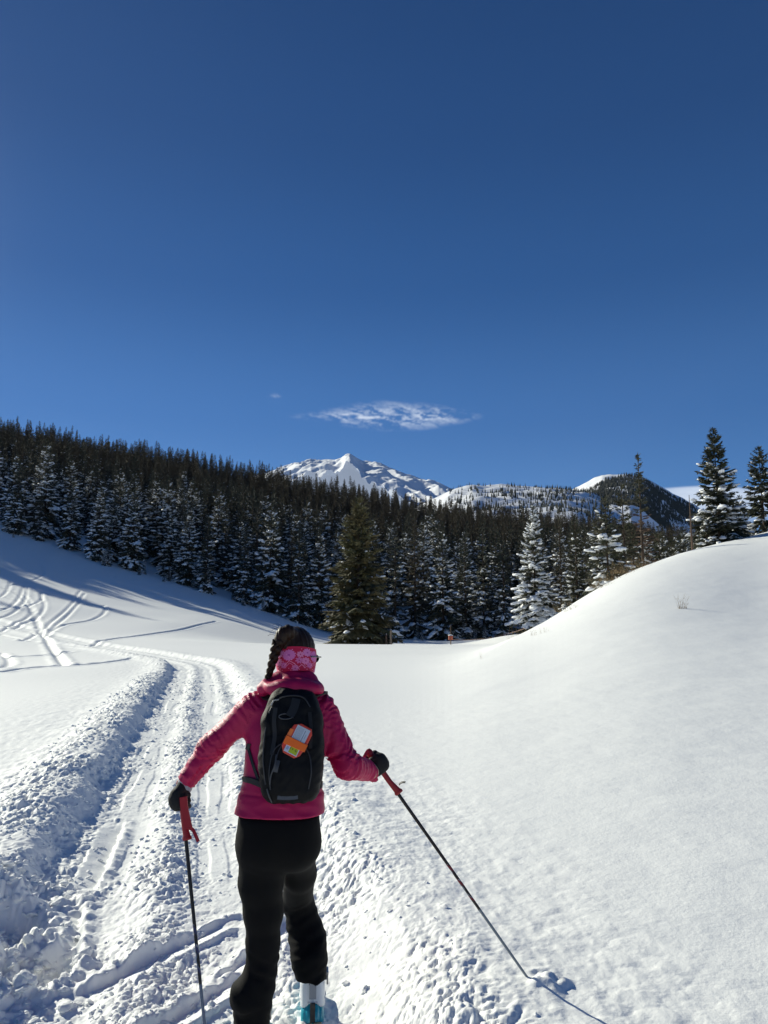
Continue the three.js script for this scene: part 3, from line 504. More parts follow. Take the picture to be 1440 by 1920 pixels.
// fabric and other materials
const weave = texture(256, 256, (x, y) => { const h = 128 + 70 * Math.sin(x * Math.PI / 2) * Math.sin(y * Math.PI / 2) + 46 * noise(x * 0.11, y * 0.11); return [h, h, h]; });
weave.repeat.set(9, 9);
const jacketMat = new THREE.MeshPhysicalMaterial({ color: new THREE.Color().setRGB(0.46, 0.005, 0.078), roughness: 0.5, specularIntensity: 0.7, bumpMap: weave, bumpScale: 0.0006 });
const trouserMat = new THREE.MeshPhysicalMaterial({ color: new THREE.Color().setRGB(0.0035, 0.0035, 0.004), roughness: 0.8, specularIntensity: 0.3, bumpMap: weave, bumpScale: 0.0006 });
const skinMat = std(0.52, 0.31, 0.23, 0.55), hairMat = new THREE.MeshPhysicalMaterial({ color: new THREE.Color().setRGB(0.022, 0.010, 0.005), roughness: 0.5, specularIntensity: 0.45 });
const gloveMat = std(0.005, 0.005, 0.0055, 0.75, { bumpMap: weave, bumpScale: 0.0008 }), packMat = new THREE.MeshPhysicalMaterial({ color: new THREE.Color().setRGB(0.0045, 0.0045, 0.005), roughness: 0.62, specularIntensity: 0.4, bumpMap: weave, bumpScale: 0.0009 }), webMat = std(0.014, 0.0145, 0.016, 0.7);

// torso: centre and half widths by height
const SPINE = [[at(523, 1585, 2.98), .176, .118], [at(523, 1541, 3.0), .183, .125], [at(527, 1500, 3.03), .173, .112], [at(530, 1460, 3.06), .158, .104], [at(534, 1410, 3.11), .160, .112], [at(537, 1370, 3.15), .164, .118], [at(540, 1330, 3.185), .150, .105], [at(543, 1305, 3.21), .118, .085], [at(547, 1280, 3.24), .066, .066], [at(548, 1262, 3.25), .058, .06]];
function torso(x, y, z, grow = 0) {
  let i = 0; while (i < SPINE.length - 2 && y > SPINE[i + 1][0].y) i++;
  const a = SPINE[i], b = SPINE[i + 1], t = clamp((y - a[0].y) / (b[0].y - a[0].y)), s = t * t * (3 - 2 * t);
  const dx = x - mix(a[0].x, b[0].x, t), dz = z - mix(a[0].z, b[0].z, t), rx = mix(a[1], b[1], s) + grow, rz = mix(a[2], b[2], s) + grow;
  const l = Math.pow(Math.pow(Math.abs(dx / rx), 2.3) + Math.pow(Math.abs(dz / rz), 2.3), 1 / 2.3), r = Math.hypot(dx, dz);
  return l < 1e-3 ? -Math.min(rx, rz) : (l - 1) * r / l * 0.92;
}
const LSH = at(478, 1325, 3.17), LEL = at(395, 1403, 3.14), LWR = at(351, 1462, 3.11), RSH = at(602, 1328, 3.19), REL = at(651, 1434, 3.12), RWR = at(697, 1447, 3.30);
const HEM = at(523, 1539, 2.885).y;
function folds(x, y, z, a, b, seed) {                     // creases that run round a sleeve, closer together at the bends
  const u = V(b.x - a.x, b.y - a.y, b.z - a.z), L = u.length(); u.divideScalar(L);
  const al = (x - a.x) * u.x + (y - a.y) * u.y + (z - a.z) * u.z, ac = (x * 0.6 - z * 0.8) + seed;
  const bend = 0.7 + 0.9 * bump((al - L) / 0.09) + 0.8 * bump(al / 0.09), n = noise(al * 34 + ac * 22 + 2.2 * noise(ac * 9, al * 8), ac * 15), n2 = noise(al * 80 - ac * 34, ac * 42 + 5);
  return bend * (0.0064 * (0.5 - Math.abs(n) * 1.6) + 0.0026 * n2) + 0.002 * noise(al * 11, ac * 9);
}
const hoodPts = [[at(494, 1291, 3.14), .030], [at(521, 1278, 3.20), .036], [at(549, 1277, 3.19), .040], [at(575, 1278, 3.20), .036], [at(597, 1291, 3.14), .027]];
const hoodChain = chain(hoodPts, 0.03), hoodBag = at(547, 1291, 3.10);
function jacket(x, y, z) {
  const t = torso(x, y, z, 0.004);
  const la = smin(limb(x, y, z, LSH, LEL, .063, .051), limb(x, y, z, LEL, LWR, .051, .039), 0.03), ra = smin(limb(x, y, z, RSH, REL, .063, .053), limb(x, y, z, REL, RWR, .054, .042), 0.03);
  let d = smin(t, Math.min(la, ra), 0.045);
  if (Math.abs(d) < 0.05) {
    if (la < t && la < 0.05) d -= (y > LEL.y ? folds(x, y, z, LSH, LEL, 2) : folds(x, y, z, LEL, LWR, 2)) * sm(0.03, 0.0, la - t * 0.2);
    else if (ra < t && ra < 0.05) d -= (y > REL.y + 0.03 ? folds(x, y, z, RSH, REL, 5) : folds(x, y, z, REL, RWR, 5) * 1.25);
    else {
      const low = sm(HEM + 0.26, HEM + 0.05, y);
      d -= low * 0.0042 * (0.45 - Math.abs(noise(x * 4.4 + 0.9 * noise(y * 14, x * 6), y * 21 + x * 7)) * 1.4) + 0.0035 * noise(x * 13 + 4, y * 5) * (1 - low);
      d -= 0.004 * bump((y - HEM - 0.082) / 0.006) * -1;                              // seam above the hem band
    }
  }
  let h = smin(hoodChain(x, y, z), egg(x, y, z, hoodBag, .112, .046, .050), 0.035);
  h -= 0.006 * noise(x * 16 + y * 22, z * 18 + y * 9) + 0.004 * (0.4 - Math.abs(noise(x * 22, y * 34 + x * 12)));
  d = smin(d, h, 0.016);
  const nx = x - hoodPts[2][0].x + 0.006, nz = z - hoodPts[2][0].z + 0.055;
  d = Math.max(d, -Math.max(Math.hypot(nx, nz) - 0.060, hoodPts[2][0].y - 0.02 - y));   // the neck opening
  return Math.max(d, HEM - y + 0.0025 * noise(x * 9, z * 7), limb(x, y, z, LWR, V(LWR.x - .1, LWR.y - .14, LWR.z), 0, 0) < 0.055 ? -((x - LWR.x) * 0.58 + (y - LWR.y) * 0.81) - 0.012 : -1, limb(x, y, z, RWR, V(RWR.x + .12, RWR.y + .03, RWR.z - .12), 0, 0) < 0.06 ? ((x - RWR.x) * 0.72 + (y - RWR.y) * 0.18 - (z - RWR.z) * 0.65) - 0.010 : -1);
}
{
  const [lo, hi] = boxOf([SPINE[1][0], LWR, LEL, RWR, REL, hoodPts[0][0], hoodPts[4][0], SPINE[1][0].clone().add(V(.2, 0, .14)), SPINE[5][0].clone().add(V(0, 0, -.13))], 0.075);
  wpart('jacket', skin(jacket, lo, hi, 0.006, FEET), jacketMat, person);
}
// head, neck and the figure under the clothes: one surface
const HEAD = at(556, 1227, 3.29);
const hf = V(0.30, -0.10, -0.95).normalize(), hr0 = V().crossVectors(hf, V(-0.10, 0.995, 0)).normalize(), hu = V().crossVectors(hr0, hf).normalize();
const headPoint = (r, u, f) => HEAD.clone().addScaledVector(hr0, r).addScaledVector(hu, u).addScaledVector(hf, f);
const toHead = (x, y, z) => { const dx = x - HEAD.x, dy = y - HEAD.y, dz = z - HEAD.z; return [dx * hr0.x + dy * hr0.y + dz * hr0.z, dx * hu.x + dy * hu.y + dz * hu.z, dx * hf.x + dy * hf.y + dz * hf.z]; };
const E3 = (r, u, f, c, a, b, d) => egg(r, u, f, { x: c[0], y: c[1], z: c[2] }, a, b, d), P3 = (a) => ({ x: a[0], y: a[1], z: a[2] });
function head(x, y, z) {
  const [r, u, f] = toHead(x, y, z), m = Math.abs(r);
  let d = smin(E3(r, u, f, [0, .02, -.008], .074, .094, .094), E3(r, u, f, [0, -.058, .034], .054, .058, .058), 0.05);
  d = smin(d, limb(r, u, f, P3([0, -.004, .088]), P3([0, -.038, .106]), .008, .014), 0.014);          // nose
  d = smin(d, limb(r, u, f, P3([-.045, .012, .076]), P3([.045, .012, .076]), .012, .012), 0.02);      // brow
  d = -smin(-d, E3(m, u, f, [.031, -.010, .092], .015, .010, .012), 0.012);                           // eye sockets
  d = smin(d, E3(m, u, f, [.031, -.010, .080], .012, .010, .010), 0.004);                             // eyes
  d = smin(d, limb(m, u, f, P3([0, -.066, .090]), P3([.022, -.067, .080]), .0085, .005), 0.008); d = -smin(-d, limb(m, u, f, P3([0, -.0665, .100]), P3([.022, -.068, .088]), .002, .001), 0.004);  // lips
  d = smin(d, E3(m, u, f, [.040, -.040, .060], .022, .022, .02), 0.03);                               // cheeks
  d = smin(d, E3(m, u, f, [.074, -.030, -.006], .012, .032, .018), 0.008);                            // ears
  return d;
}
const NECK = at(549, 1283, 3.24);
const hips = at(523, 1570, 2.99), LH = at(484, 1580, 3.0), RH = at(561, 1580, 3.02), LK = at(494, 1745, 3.0), RK = at(559, 1685, 3.33), LA = at(473, 1940, 2.98), RA = at(584, 1866, 3.27);
{
  const nk = headPoint(0, -.05, -.02);
  const neckHead = (x, y, z) => smin(head(x, y, z), limb(x, y, z, NECK, nk, .054, .05), 0.03);
  const under = (x, y, z) => { let d = limb(x, y, z, NECK, nk, .052, .048); d = smin(d, Math.max(torso(x, y, z, -.045), SPINE[0][0].y - 0.05 - y, y - NECK.y), .05); for (const [a, b, r, s] of [[LSH, LEL, .04, .034], [LEL, LWR, .034, .026], [RSH, REL, .04, .034], [REL, RWR, .034, .027], [LH, LK, .05, .042], [LK, LA, .045, .035], [RH, RK, .05, .04], [RK, RA, .045, .035], [LWR, at(339, 1490, 3.09), .026, .028], [RWR, at(705, 1428, 3.35), .027, .028]]) d = smin(d, limb(x, y, z, a, b, r, s), .03); return d; };
  const [lo, hi] = boxOf([headPoint(0, 0, 0)], 0.17), cut = lo.y + 0.05;
  const g1 = skin((x, y, z) => Math.max(neckHead(x, y, z), cut - y), lo, hi, 0.0045, FEET);
  const [l2, h2] = boxOf([LWR, RWR, LEL, REL, LA, RA, NECK, at(339, 1490, 3.09), at(705, 1428, 3.35), hips.clone().add(V(0, 0, .15))], 0.07);
  const g2 = skin(under, l2, h2, 0.016, FEET);
  wpart('body', mergeGeometries([g1, g2]), skinMat, person);
}
// hair: the cap above and under the band, the lifted lock and the plait over the left shoulder
const lock = chain([[at(549, 1187, 3.24), .022], [at(540, 1184, 3.21), .025], [at(530, 1190, 3.20), .026], [at(523, 1203, 3.19), .022], [at(520, 1214, 3.19), .015]], 0.02);
function hairField(x, y, z) {
  const [r, u, f] = toHead(x, y, z);
  let d = E3(r, u, f, [0, .018, -.008], .083, .104, .103);
  d = Math.max(d, -.082 - u, f - .062 - 0.25 * Math.max(0, u), -(E3(r, u, f, [0, -.03, .10], .08, .07, .10)));
  d = smin(d, lock(x, y, z), 0.02);
  const a = Math.atan2(r + 0.03, -f + 0.02); return d - 0.0034 * noise(a * 19 + u * 8, u * 7) - 0.002 * noise(a * 48 + u * 25, u * 12);
}
{
  const [lo, hi] = boxOf([HEAD, at(523, 1202, 3.19), at(541, 1182, 3.21)], 0.125);
  const hair = wpart('hair', skin(hairField, lo, hi, 0.0042, FEET), hairMat, person);
  const path = new THREE.CatmullRomCurve3([at(523, 1200, 3.185), at(518, 1216, 3.175), at(513.5, 1233, 3.17), at(509, 1250, 3.17), at(504.5, 1264, 3.165), at(500, 1276, 3.15)].map((p) => p.sub(FEET)));
  const n = 90, strands = [];
  for (let k = 0; k < 3; k++) {
    const pts = []; for (let i = 0; i <= n; i++) { const t = i / n, p = path.getPoint(t), ph = t * 12.5 + k * 2.0944, w = mix(.0155, .007, t); p.x += w * Math.sin(ph); p.y += 0.35 * w * Math.sin(ph); p.z += w * 0.75 * Math.sin(2 * ph); pts.push(p); }
    const g = new THREE.TubeGeometry(new THREE.CatmullRomCurve3(pts), 150, 1, 9, false), P = g.attributes.position, N = g.attributes.normal;
    for (let i = 0; i < P.count; i++) { const t = Math.floor(i / 10) / 150, rad = mix(.0140, .007, t) * (t > 0.96 ? 0.6 : 1) * (1 + 0.12 * Math.sin((i % 10) * 2.1 + t * 40)); P.setXYZ(i, P.getX(i) - N.getX(i) * (1 - rad), P.getY(i) - N.getY(i) * (1 - rad), P.getZ(i) - N.getZ(i) * (1 - rad)); }
    g.computeVertexNormals(); strands.push(g);
  }
  part('braid', mergeGeometries(strands), hairMat, hair);
  const q0 = rng(17), fly = []; for (let i = 0; i < 26; i++) { const a = at(519 + 34 * q0(), 1179 + 16 * q0(), 3.2 + .06 * q0()).sub(FEET), l = .02 + .03 * q0(), s = V((q0() - .7) * l * 2, (q0() - .2) * l, (q0() - .5) * l); fly.push(new THREE.TubeGeometry(new THREE.CatmullRomCurve3([a, a.clone().addScaledVector(s, .6).add(V(0, l * .25, 0)), a.clone().add(s)]), 6, .0007, 4)); }
  part('loose_strands', mergeGeometries(fly), hairMat, hair);
  // headband with its printed flowers
  const c = document.createElement('canvas'); c.width = 1024; c.height = 256; const q = c.getContext('2d');
  q.fillStyle = '#c01245'; q.fillRect(0, 0, 1024, 256);
  const petal = (x, y, R, n, col, mid) => { q.fillStyle = col; for (let i = 0; i < n; i++) { q.save(); q.translate(x, y); q.rotate(i / n * 6.283); q.beginPath(); q.ellipse(0, -R * 0.62, R * 0.24, R * 0.42, 0, 0, 7); q.fill(); q.restore(); } q.beginPath(); q.arc(x, y, R * 0.5, 0, 7); q.fill(); q.fillStyle = mid; q.beginPath(); q.arc(x, y, R * 0.2, 0, 7); q.fill(); };
  const leaf = (x, y, a, l, col) => { q.strokeStyle = col; q.lineWidth = 7; q.beginPath(); q.moveTo(x, y); q.quadraticCurveTo(x + Math.cos(a) * l * 0.5 + 8, y + Math.sin(a) * l * 0.5, x + Math.cos(a) * l, y + Math.sin(a) * l); q.stroke(); };
  for (let k = 0; k < 4; k++) { const x = k * 256 + 40; petal(x + 40, 90, 58, 14, '#d874b4', '#b5489a'); petal(x + 140, 84, 34, 8, '#e284ae', '#c23a72'); petal(x + 205, 60, 44, 10, '#dd7fb8', '#b84c94'); petal(x + 188, 150, 40, 9, '#e07cae', '#c04488'); petal(x + 128, 148, 36, 7, '#d46ca4', '#a8306c'); petal(x - 20, 190, 34, 8, '#cf68a8', '#a8306c'); petal(x + 90, 232, 36, 8, '#d874a8', '#b03a78');
    for (const s of [-1, 1]) { leaf(x + 40, 150, Math.PI / 2 - s * 0.9, 74, '#e486ac'); leaf(x + 40, 172, Math.PI / 2 - s * 0.8, 60, '#d86f9c'); leaf(x + 150, 190, Math.PI / 2 - s * 0.8, 52, '#e486ac'); leaf(x + 215, 196, Math.PI / 2 - s, 50, '#d86f9c'); } q.fillStyle = '#e79abf'; for (let i = 0; i < 26; i++) { q.beginPath(); q.arc(x + (i * 67) % 256 - 30, (i * 101) % 256, 4.5, 0, 7); q.fill(); } }
  const tex = new THREE.CanvasTexture(c); tex.colorSpace = THREE.SRGBColorSpace; tex.wrapS = THREE.RepeatWrapping; tex.magFilter = THREE.LinearFilter;
  const bandMat = new THREE.MeshStandardMaterial({ map: tex, roughness: 0.8 });
  const P = [], U = [], I = [], nu = 72, nv = 10, ring = (th, v, out) => { const u = mix(-.080, .022, v), k = (1 - 0.13 * Math.pow(clamp((0.0 - u) / .08), 2) - 0.03 * clamp(u / .03)) ; const rr = (.0885 + out) * k, rf = (.1075 + out) * k; return headPoint(Math.sin(th) * rr, u + 0.004 * Math.sin(th * 2 + 1), -Math.cos(th) * rf - .008).sub(FEET); };
  for (const out of [0, -0.004]) for (let j = 0; j <= nv; j++) for (let i = 0; i <= nu; i++) { const p = ring(i / nu * 6.28319 + Math.PI, j / nv, out + 0.0012 * Math.sin(i * 0.9 + j * 0.4)); P.push(p.x, p.y, p.z); U.push(i / nu * 1.1, j / nv); }
  const A = (l, j, i) => (l * (nv + 1) + j) * (nu + 1) + i;
  for (let i = 0; i < nu; i++) { for (let j = 0; j < nv; j++) { I.push(A(0, j, i), A(0, j, i + 1), A(0, j + 1, i + 1), A(0, j, i), A(0, j + 1, i + 1), A(0, j + 1, i)); I.push(A(1, j, i), A(1, j + 1, i + 1), A(1, j, i + 1), A(1, j, i), A(1, j + 1, i), A(1, j + 1, i + 1)); } for (const j of [0, nv]) I.push(A(0, j, i), A(1, j, i), A(0, j, i + 1), A(1, j, i), A(1, j, i + 1), A(0, j, i + 1)); }
  const g = new THREE.BufferGeometry(); g.setAttribute('position', new THREE.Float32BufferAttribute(P, 3)); g.setAttribute('uv', new THREE.Float32BufferAttribute(U, 2)); I.reverse(); g.setIndex(I); g.computeVertexNormals();
  wpart('headband', g, bandMat, person, 'pink and crimson headband printed with flowers');
  // sunglasses worn over the band
  const bar = (a, b, r) => { const d = b.clone().sub(a), k = new THREE.CapsuleGeometry(r, d.length(), 4, 8); k.applyQuaternion(new THREE.Quaternion().setFromUnitVectors(UP, d.clone().normalize())); const m = a.clone().add(b).multiplyScalar(0.5); k.translate(m.x, m.y, m.z); return k; };
  const hp = (r, u, f) => headPoint(r, u, f).sub(FEET), S = [];
  for (const s of [-1, 1]) { S.push(bar(hp(s * .090, -.020, -.045), hp(s * .094, -.017, .02), .0028), bar(hp(s * .094, -.017, .02), hp(s * .072, -.012, .105), .0028)); }
  S.push(bar(hp(-.072, -.012, .105), hp(.072, -.012, .105), .0035));
  const gl = wpart('sunglasses', mergeGeometries(S), std(0.10, 0.085, 0.08, 0.25, { metalness: 0.3 }), person);
  for (const s of [-1, 1]) { const l = new THREE.SphereGeometry(1, 14, 8); l.scale(.030, .022, .004); l.applyMatrix4(new THREE.Matrix4().makeBasis(hr0, hu, hf)); const o = hp(s * .034, -.016, .108); l.translate(o.x, o.y, o.z); part('lens', l, std(0.02, 0.02, 0.025, 0.1), gl); }
}
// trousers
const legL = chain([[at(483, 1536, 2.99), .087], [LH, .092], [at(489, 1650, 3.0), .094], [at(494, 1710, 3.0), .076], [at(493, 1765, 3.0), .064], [at(491, 1808, 3.0), .061], [at(483, 1848, 2.99), .066], [at(474, 1890, 2.98), .068], [at(470, 1945, 2.97), .074]], 0.03);
const legR = chain([[at(563, 1536, 3.0), .085], [RH, .089], [at(562, 1635, 3.14), .074], [at(558, 1685, 3.32), .063], [at(573, 1745, 3.29), .071], [at(580, 1795, 3.23), .069], [at(582.5, 1836, 3.2), .062]], 0.03);
const gaiter = chain([[at(470, 1858, 2.975), .074], [at(466, 1864, 2.97), .077]], 0.01), gaiterTop = at(470, 1858, 2.975).y;
const RHEM = at(582, 1833, 3.2).y;
function trousers(x, y, z) {
  let a = legL(x, y, z), b = Math.max(legR(x, y, z), RHEM - y + 0.35 * (x + .32) * -0.15 + 0.004 * noise(x * 30, z * 20));
  if (Math.abs(a) < .04) { const low = sm(LK.y + .03, LK.y - .12, y), mid = bump((y - hips.y + .09) / .11);
    a -= low * (0.0085 * (0.5 - 1.5 * Math.abs(noise(x * 5 + 0.8 * noise(y * 9, z * 6), y * 17 + x * 9))) + 0.003 * noise(x * 26, y * 40)) + mid * 0.0022 * noise(x * 6, y * 55 + x * 12) + 0.0015 * noise(x * 9, y * 9); }
  if (Math.abs(b) < .04) { const low = sm(RK.y + .06, RK.y - .03, y); b -= low * (0.0105 * (0.5 - 1.5 * Math.abs(noise(x * 5 + 3 + 0.8 * noise(y * 9, z * 6), y * 15 - x * 8))) + 0.003 * noise(x * 26, y * 40)) + 0.010 * low * bump((y - at(600, 1757, 3.27).y) / .02) * sm(-.33, -.28, x); }
  if (y < gaiterTop + .08) { const c = gaiter(x, y, z) - 0.006 * noise(x * 18, y * 22 + z * 15); a = smin(a, c, 0.012); }
  let h = egg(x, y, z, at(523, 1562, 2.99), .125, .130, .114); h = smin(h, egg(x, y, z, at(493, 1590, 2.955), .070, .080, .075), .06); h = smin(h, egg(x, y, z, at(555, 1588, 2.97), .070, .080, .075), .06);
  h = Math.max(h, y - HEM - 0.05);
  return smin(smin(a + mix(.001, .014, sm(LK.y + .05, LH.y - .02, y)), h + .016, .10), smin(b + mix(-.001, .014, sm(RK.y, RH.y - .02, y)), h + .016, .10), .022) + 0.03 * sm(HEM - .012, HEM + .03, y);
}
{
  const [lo, hi] = boxOf([hips.clone().add(V(.19, .14, .13)), hips.clone().add(V(-.19, .1, -.14)), LA, RA, RK], 0.085);
  wpart('trousers', skin(trousers, lo, hi, 0.008, FEET), trouserMat, person);
}
// hands in gloves, closed round the grips
function glove(hand, axis, out, wrist, r0, name, flip, parent) {
  const a = axis.clone().normalize(), n = out.clone().addScaledVector(a, -out.dot(a)).normalize(), e = V().crossVectors(a, n).multiplyScalar(flip);
  const pt = (h, ang, R) => hand.clone().addScaledVector(a, h).addScaledVector(n, Math.cos(ang) * R).addScaledVector(e, Math.sin(ang) * R);
  const parts = [];
  for (let i = 0; i < 4; i++) { const h = (1.5 - i) * 0.0215, R = r0 + 0.0125, len = [0.9, 1, 0.95, 0.8][i], w = [.0122, .0125, .012, .0108][i]; parts.push(chain([[pt(h, 0.35, R + .004), w + .001], [pt(h, 1.15 * len + .1, R + .002), w], [pt(h - .002, 2.1 * len, R), w * .95], [pt(h - .003, 3.1 * len, R - .002), w * .88], [pt(h - .003, 3.7 * len, R - .003), w * .8]], 0.006)); }
  const thumb = chain([[pt(.018, -0.9, r0 + .016), .015], [pt(.038, -1.7, r0 + .014), .0135], [pt(.046, -2.7, r0 + .012), .012], [pt(.046, -3.5, r0 + .012), .0108]], 0.01);
  const p1 = pt(.012, -.15, r0 + .014), p2 = pt(-.018, -.15, r0 + .013);
  const palm = (x, y, z) => smin(smin(limb(x, y, z, p1, p2, .025, .023), limb(x, y, z, pt(.026, .3, r0 + .012), pt(-.028, .3, r0 + .012), .0165, .0155), .02), limb(x, y, z, p1.clone().lerp(p2, .5), wrist, .025, .030), .02);
  const f = (x, y, z) => { let d = smin(palm(x, y, z), thumb(x, y, z), 0.012); for (const g of parts) d = smin(d, g(x, y, z), 0.004); return d - 0.0012 * noise(x * 60 + z * 20, y * 60); };
  const [lo, hi] = boxOf([pt(.06, 0, 0), pt(-.06, 0, 0), wrist], 0.065);
  return part(name, skin(f, lo, hi, 0.0034, FEET), gloveMat, parent);
}
const RGRIP = at(707, 1432, 3.34), RTIP = (() => { const g = groundAt(1001, 1850); const p = at(1001, 1850, g[2]); return p; })(), RAX = RGRIP.clone().sub(RTIP).normalize();
const LGRIP = at(341, 1497, 3.09), LTIPPX = at(384, 1925, 2.86), LAX = LGRIP.clone().sub(LTIPPX).normalize(), LTIP = LTIPPX.clone().addScaledVector(LAX, -0.30);
glove(RGRIP, RAX, V(0.75, 0.35, 0.62), RWR.clone().add(V(.012, .002, -.015)), .0145, 'glove', -1, person);
glove(LGRIP, LAX, V(-0.62, 0.12, 0.78), LWR.clone().add(V(-.006, -.008, 0)), .0145, 'glove', 1, person);
{ // the pale inner cuff that shows at the left wrist
  const cuff = chain([[LWR.clone().add(V(.002, .004, 0)), .033], [LWR.clone().add(V(-.013, -.032, 0)), .0345]], 0.01);
  const [lo, hi] = boxOf([LWR], 0.09);
  wpart('wrist_cuff', skin((x, y, z) => cuff(x, y, z) - 0.002 * noise(x * 40, y * 50), lo, hi, 0.005, FEET), std(0.36, 0.38, 0.42, 0.8), person, 'pale grey inner cuff at the left wrist');
}
// boots: white cuff, teal shell, black spine, buckles
function boot(heel, dir) {
  const f = dir.clone().setY(0).normalize(), r = V().crossVectors(f, UP), B = new THREE.Matrix4().makeBasis(r, UP, f.clone().negate()), rel = heel.clone().sub(FEET);
  const local = (sdf, lo, hi, cell) => { const g = skin(sdf, V(...lo), V(...hi), cell); g.applyMatrix4(B); g.translate(rel.x, rel.y, rel.z); return g; };
  const place = (g, x, y, z) => { g.translate(x, y, z); g.applyMatrix4(B); g.translate(rel.x, rel.y, rel.z); return g; };
  const shellF = (x, y, z) => { let d = smin(limb(x, y, z, P3([0, .030, -.005]), P3([0, .036, -.24]), .046, .045), limb(x, y, z, P3([0, .06, -.012]), P3([0, .095, -.05]), .047, .05), .04); d = Math.max(d, -.004 - y, Math.abs(x) - .050); d = smin(d, Math.max(Math.abs(x) - .034, Math.abs(y + .008) - .012, z - .035, -z - .275), .01); d += 0.004 * bump((Math.abs(x) - .03) / .004) * sm(.03, .05, y) * sm(-.03, .02, z); return d; };
  const cuffF = (x, y, z) => { const t = clamp((y - .075) / .2), rx = mix(.053, .059, t), rz = mix(.058, .062, t), cz = mix(-.035, -.055, t), l = Math.pow(Math.pow(Math.abs(x / rx), 2.6) + Math.pow(Math.abs((z - cz) / rz), 2.6), 1 / 2.6); let d = (l - 1) * .055; d = Math.max(d, .078 + 0.030 * bump(x / .035) - y, y - .275); d += .0035 * bump((Math.abs(x) - .017) / .003) * (z > cz ? 1 : 0); d += .003 * bump((y - .205 + Math.abs(x) * .5) / .004); return d; };
  const b = new THREE.Group(); b.name = 'boot'; person.add(b);
  part('shell', local(shellF, [-.065, -.03, -.30], [.065, .16, .06], .0055), std(0.012, 0.30, 0.40, 0.32), b, 'teal lower shell');
  part('cuff', local(cuffF, [-.08, .05, -.14], [.08, .30, .04], .005), std(0.74, 0.77, 0.80, 0.35), b, 'white boot cuff');
  const box = (w, h, d) => new THREE.BoxGeometry(w, h, d, 2, 2, 2);
  part('spine', mergeGeometries([place(box(.022, .085, .012), 0, .075, .040), place(box(.034, .075, .016), 0, .222, .016)]), std(.012, .012, .014, .4), b, 'black spine at the back of the boot');
  part('spine_plate', place(box(.030, .075, .006), 0, .165, .0215), std(.27, .29, .33, .4), b);
  { const g = new THREE.TorusGeometry(.060, .007, 8, 40); g.scale(1, 1.05, 1.6); g.rotateX(Math.PI / 2 - .18); part('cuff_strap', place(g, 0, .208, -.050), std(.02, .02, .022, .5), b); const h = new THREE.TorusGeometry(.056, .0035, 6, 40); h.scale(1, 1.05, 1.4); h.rotateX(Math.PI / 2 + .12); part('cuff_rim', place(h, 0, .118, -.040), std(.55, .58, .62, .4), b); }
  for (const [y, z] of [[.195, -.035], [.218, -.025]]) part('buckle', mergeGeometries([place(box(.016, .011, .055), .060, y, z), place(new THREE.CylinderGeometry(.004, .004, .03, 8), .064, y - .012, z + .02)]), std(.25, .25, .26, .3, { metalness: .8 }), b);
  return b;
}
const RHEEL = at(585.5, 1928, 3.2), RDIR = V(-0.10, 0, -1), LHEEL = V(LA.x + .01, RHEEL.y - 0.01, LA.z + .03), LDIR = V(-0.05, 0, -1);
boot(RHEEL, RDIR); boot(LHEEL, LDIR);
// skis with their heel bindings
function ski(heel, dir, label) {
  const f = dir.clone().normalize(), t = thing('ski', label, 'ski', heel.clone().add(V(0, -.05, 0)), 'skis under the skier'); t.rotation.y = Math.atan2(-f.x, -f.z);
  const s = new THREE.Shape(), w = (v) => .044 + .014 * Math.pow(Math.abs(v - .35) / .75, 2); const A = [], Bp = []; for (let i = 0; i <= 24; i++) { const v = -.62 + i / 24 * 1.66, k = v > .9 ? Math.sqrt(Math.max(0, 1 - Math.pow((v - .9) / .142, 2))) : 1; A.push([w(v) * k, v]); Bp.unshift([-w(v) * k, v]); }
  [...A, ...Bp].forEach(([x, y], i) => i ? s.lineTo(x, y) : s.moveTo(x, y));
  const g = new THREE.ExtrudeGeometry(s, { depth: .012, bevelEnabled: true, bevelSize: .002, bevelThickness: .002, bevelSegments: 2 }); g.rotateX(-Math.PI / 2); { const p = g.attributes.position; for (let i = 0; i < p.count; i++) { const v = -p.getZ(i); if (v > .72) p.setY(i, p.getY(i) + Math.pow((v - .72) / .33, 2) * .09); } g.computeVertexNormals(); }
  part('ski_body', g, std(.45, .47, .50, .35), t);
  const m = std(.035, .035, .038, .35, { metalness: .5 }), gold = std(.55, .40, .22, .3, { metalness: .9 });
  const tower = new THREE.CylinderGeometry(.017, .024, .075, 14); tower.translate(0, .05, .035); part('heel_binding', tower, m, t);
  const riser = (sx, len, y, rz) => { const k = new THREE.CapsuleGeometry(.004, len, 4, 8); k.rotateZ(Math.PI / 2 + rz); k.translate(sx, y, .046); return k; };
  part('heel_riser', mergeGeometries([riser(-.020, .03, .088, .25), riser(.022, .026, .092, 0.02)]), gold, t);
  const toe = new THREE.BoxGeometry(.06, .03, .05); toe.translate(0, .03, -.29); part('toe_binding', toe, m, t);
}
ski(RHEEL, RDIR, 'ski under the skier\'s right boot with a metal heel binding'); ski(LHEEL, LDIR, 'ski under the skier\'s left leg');
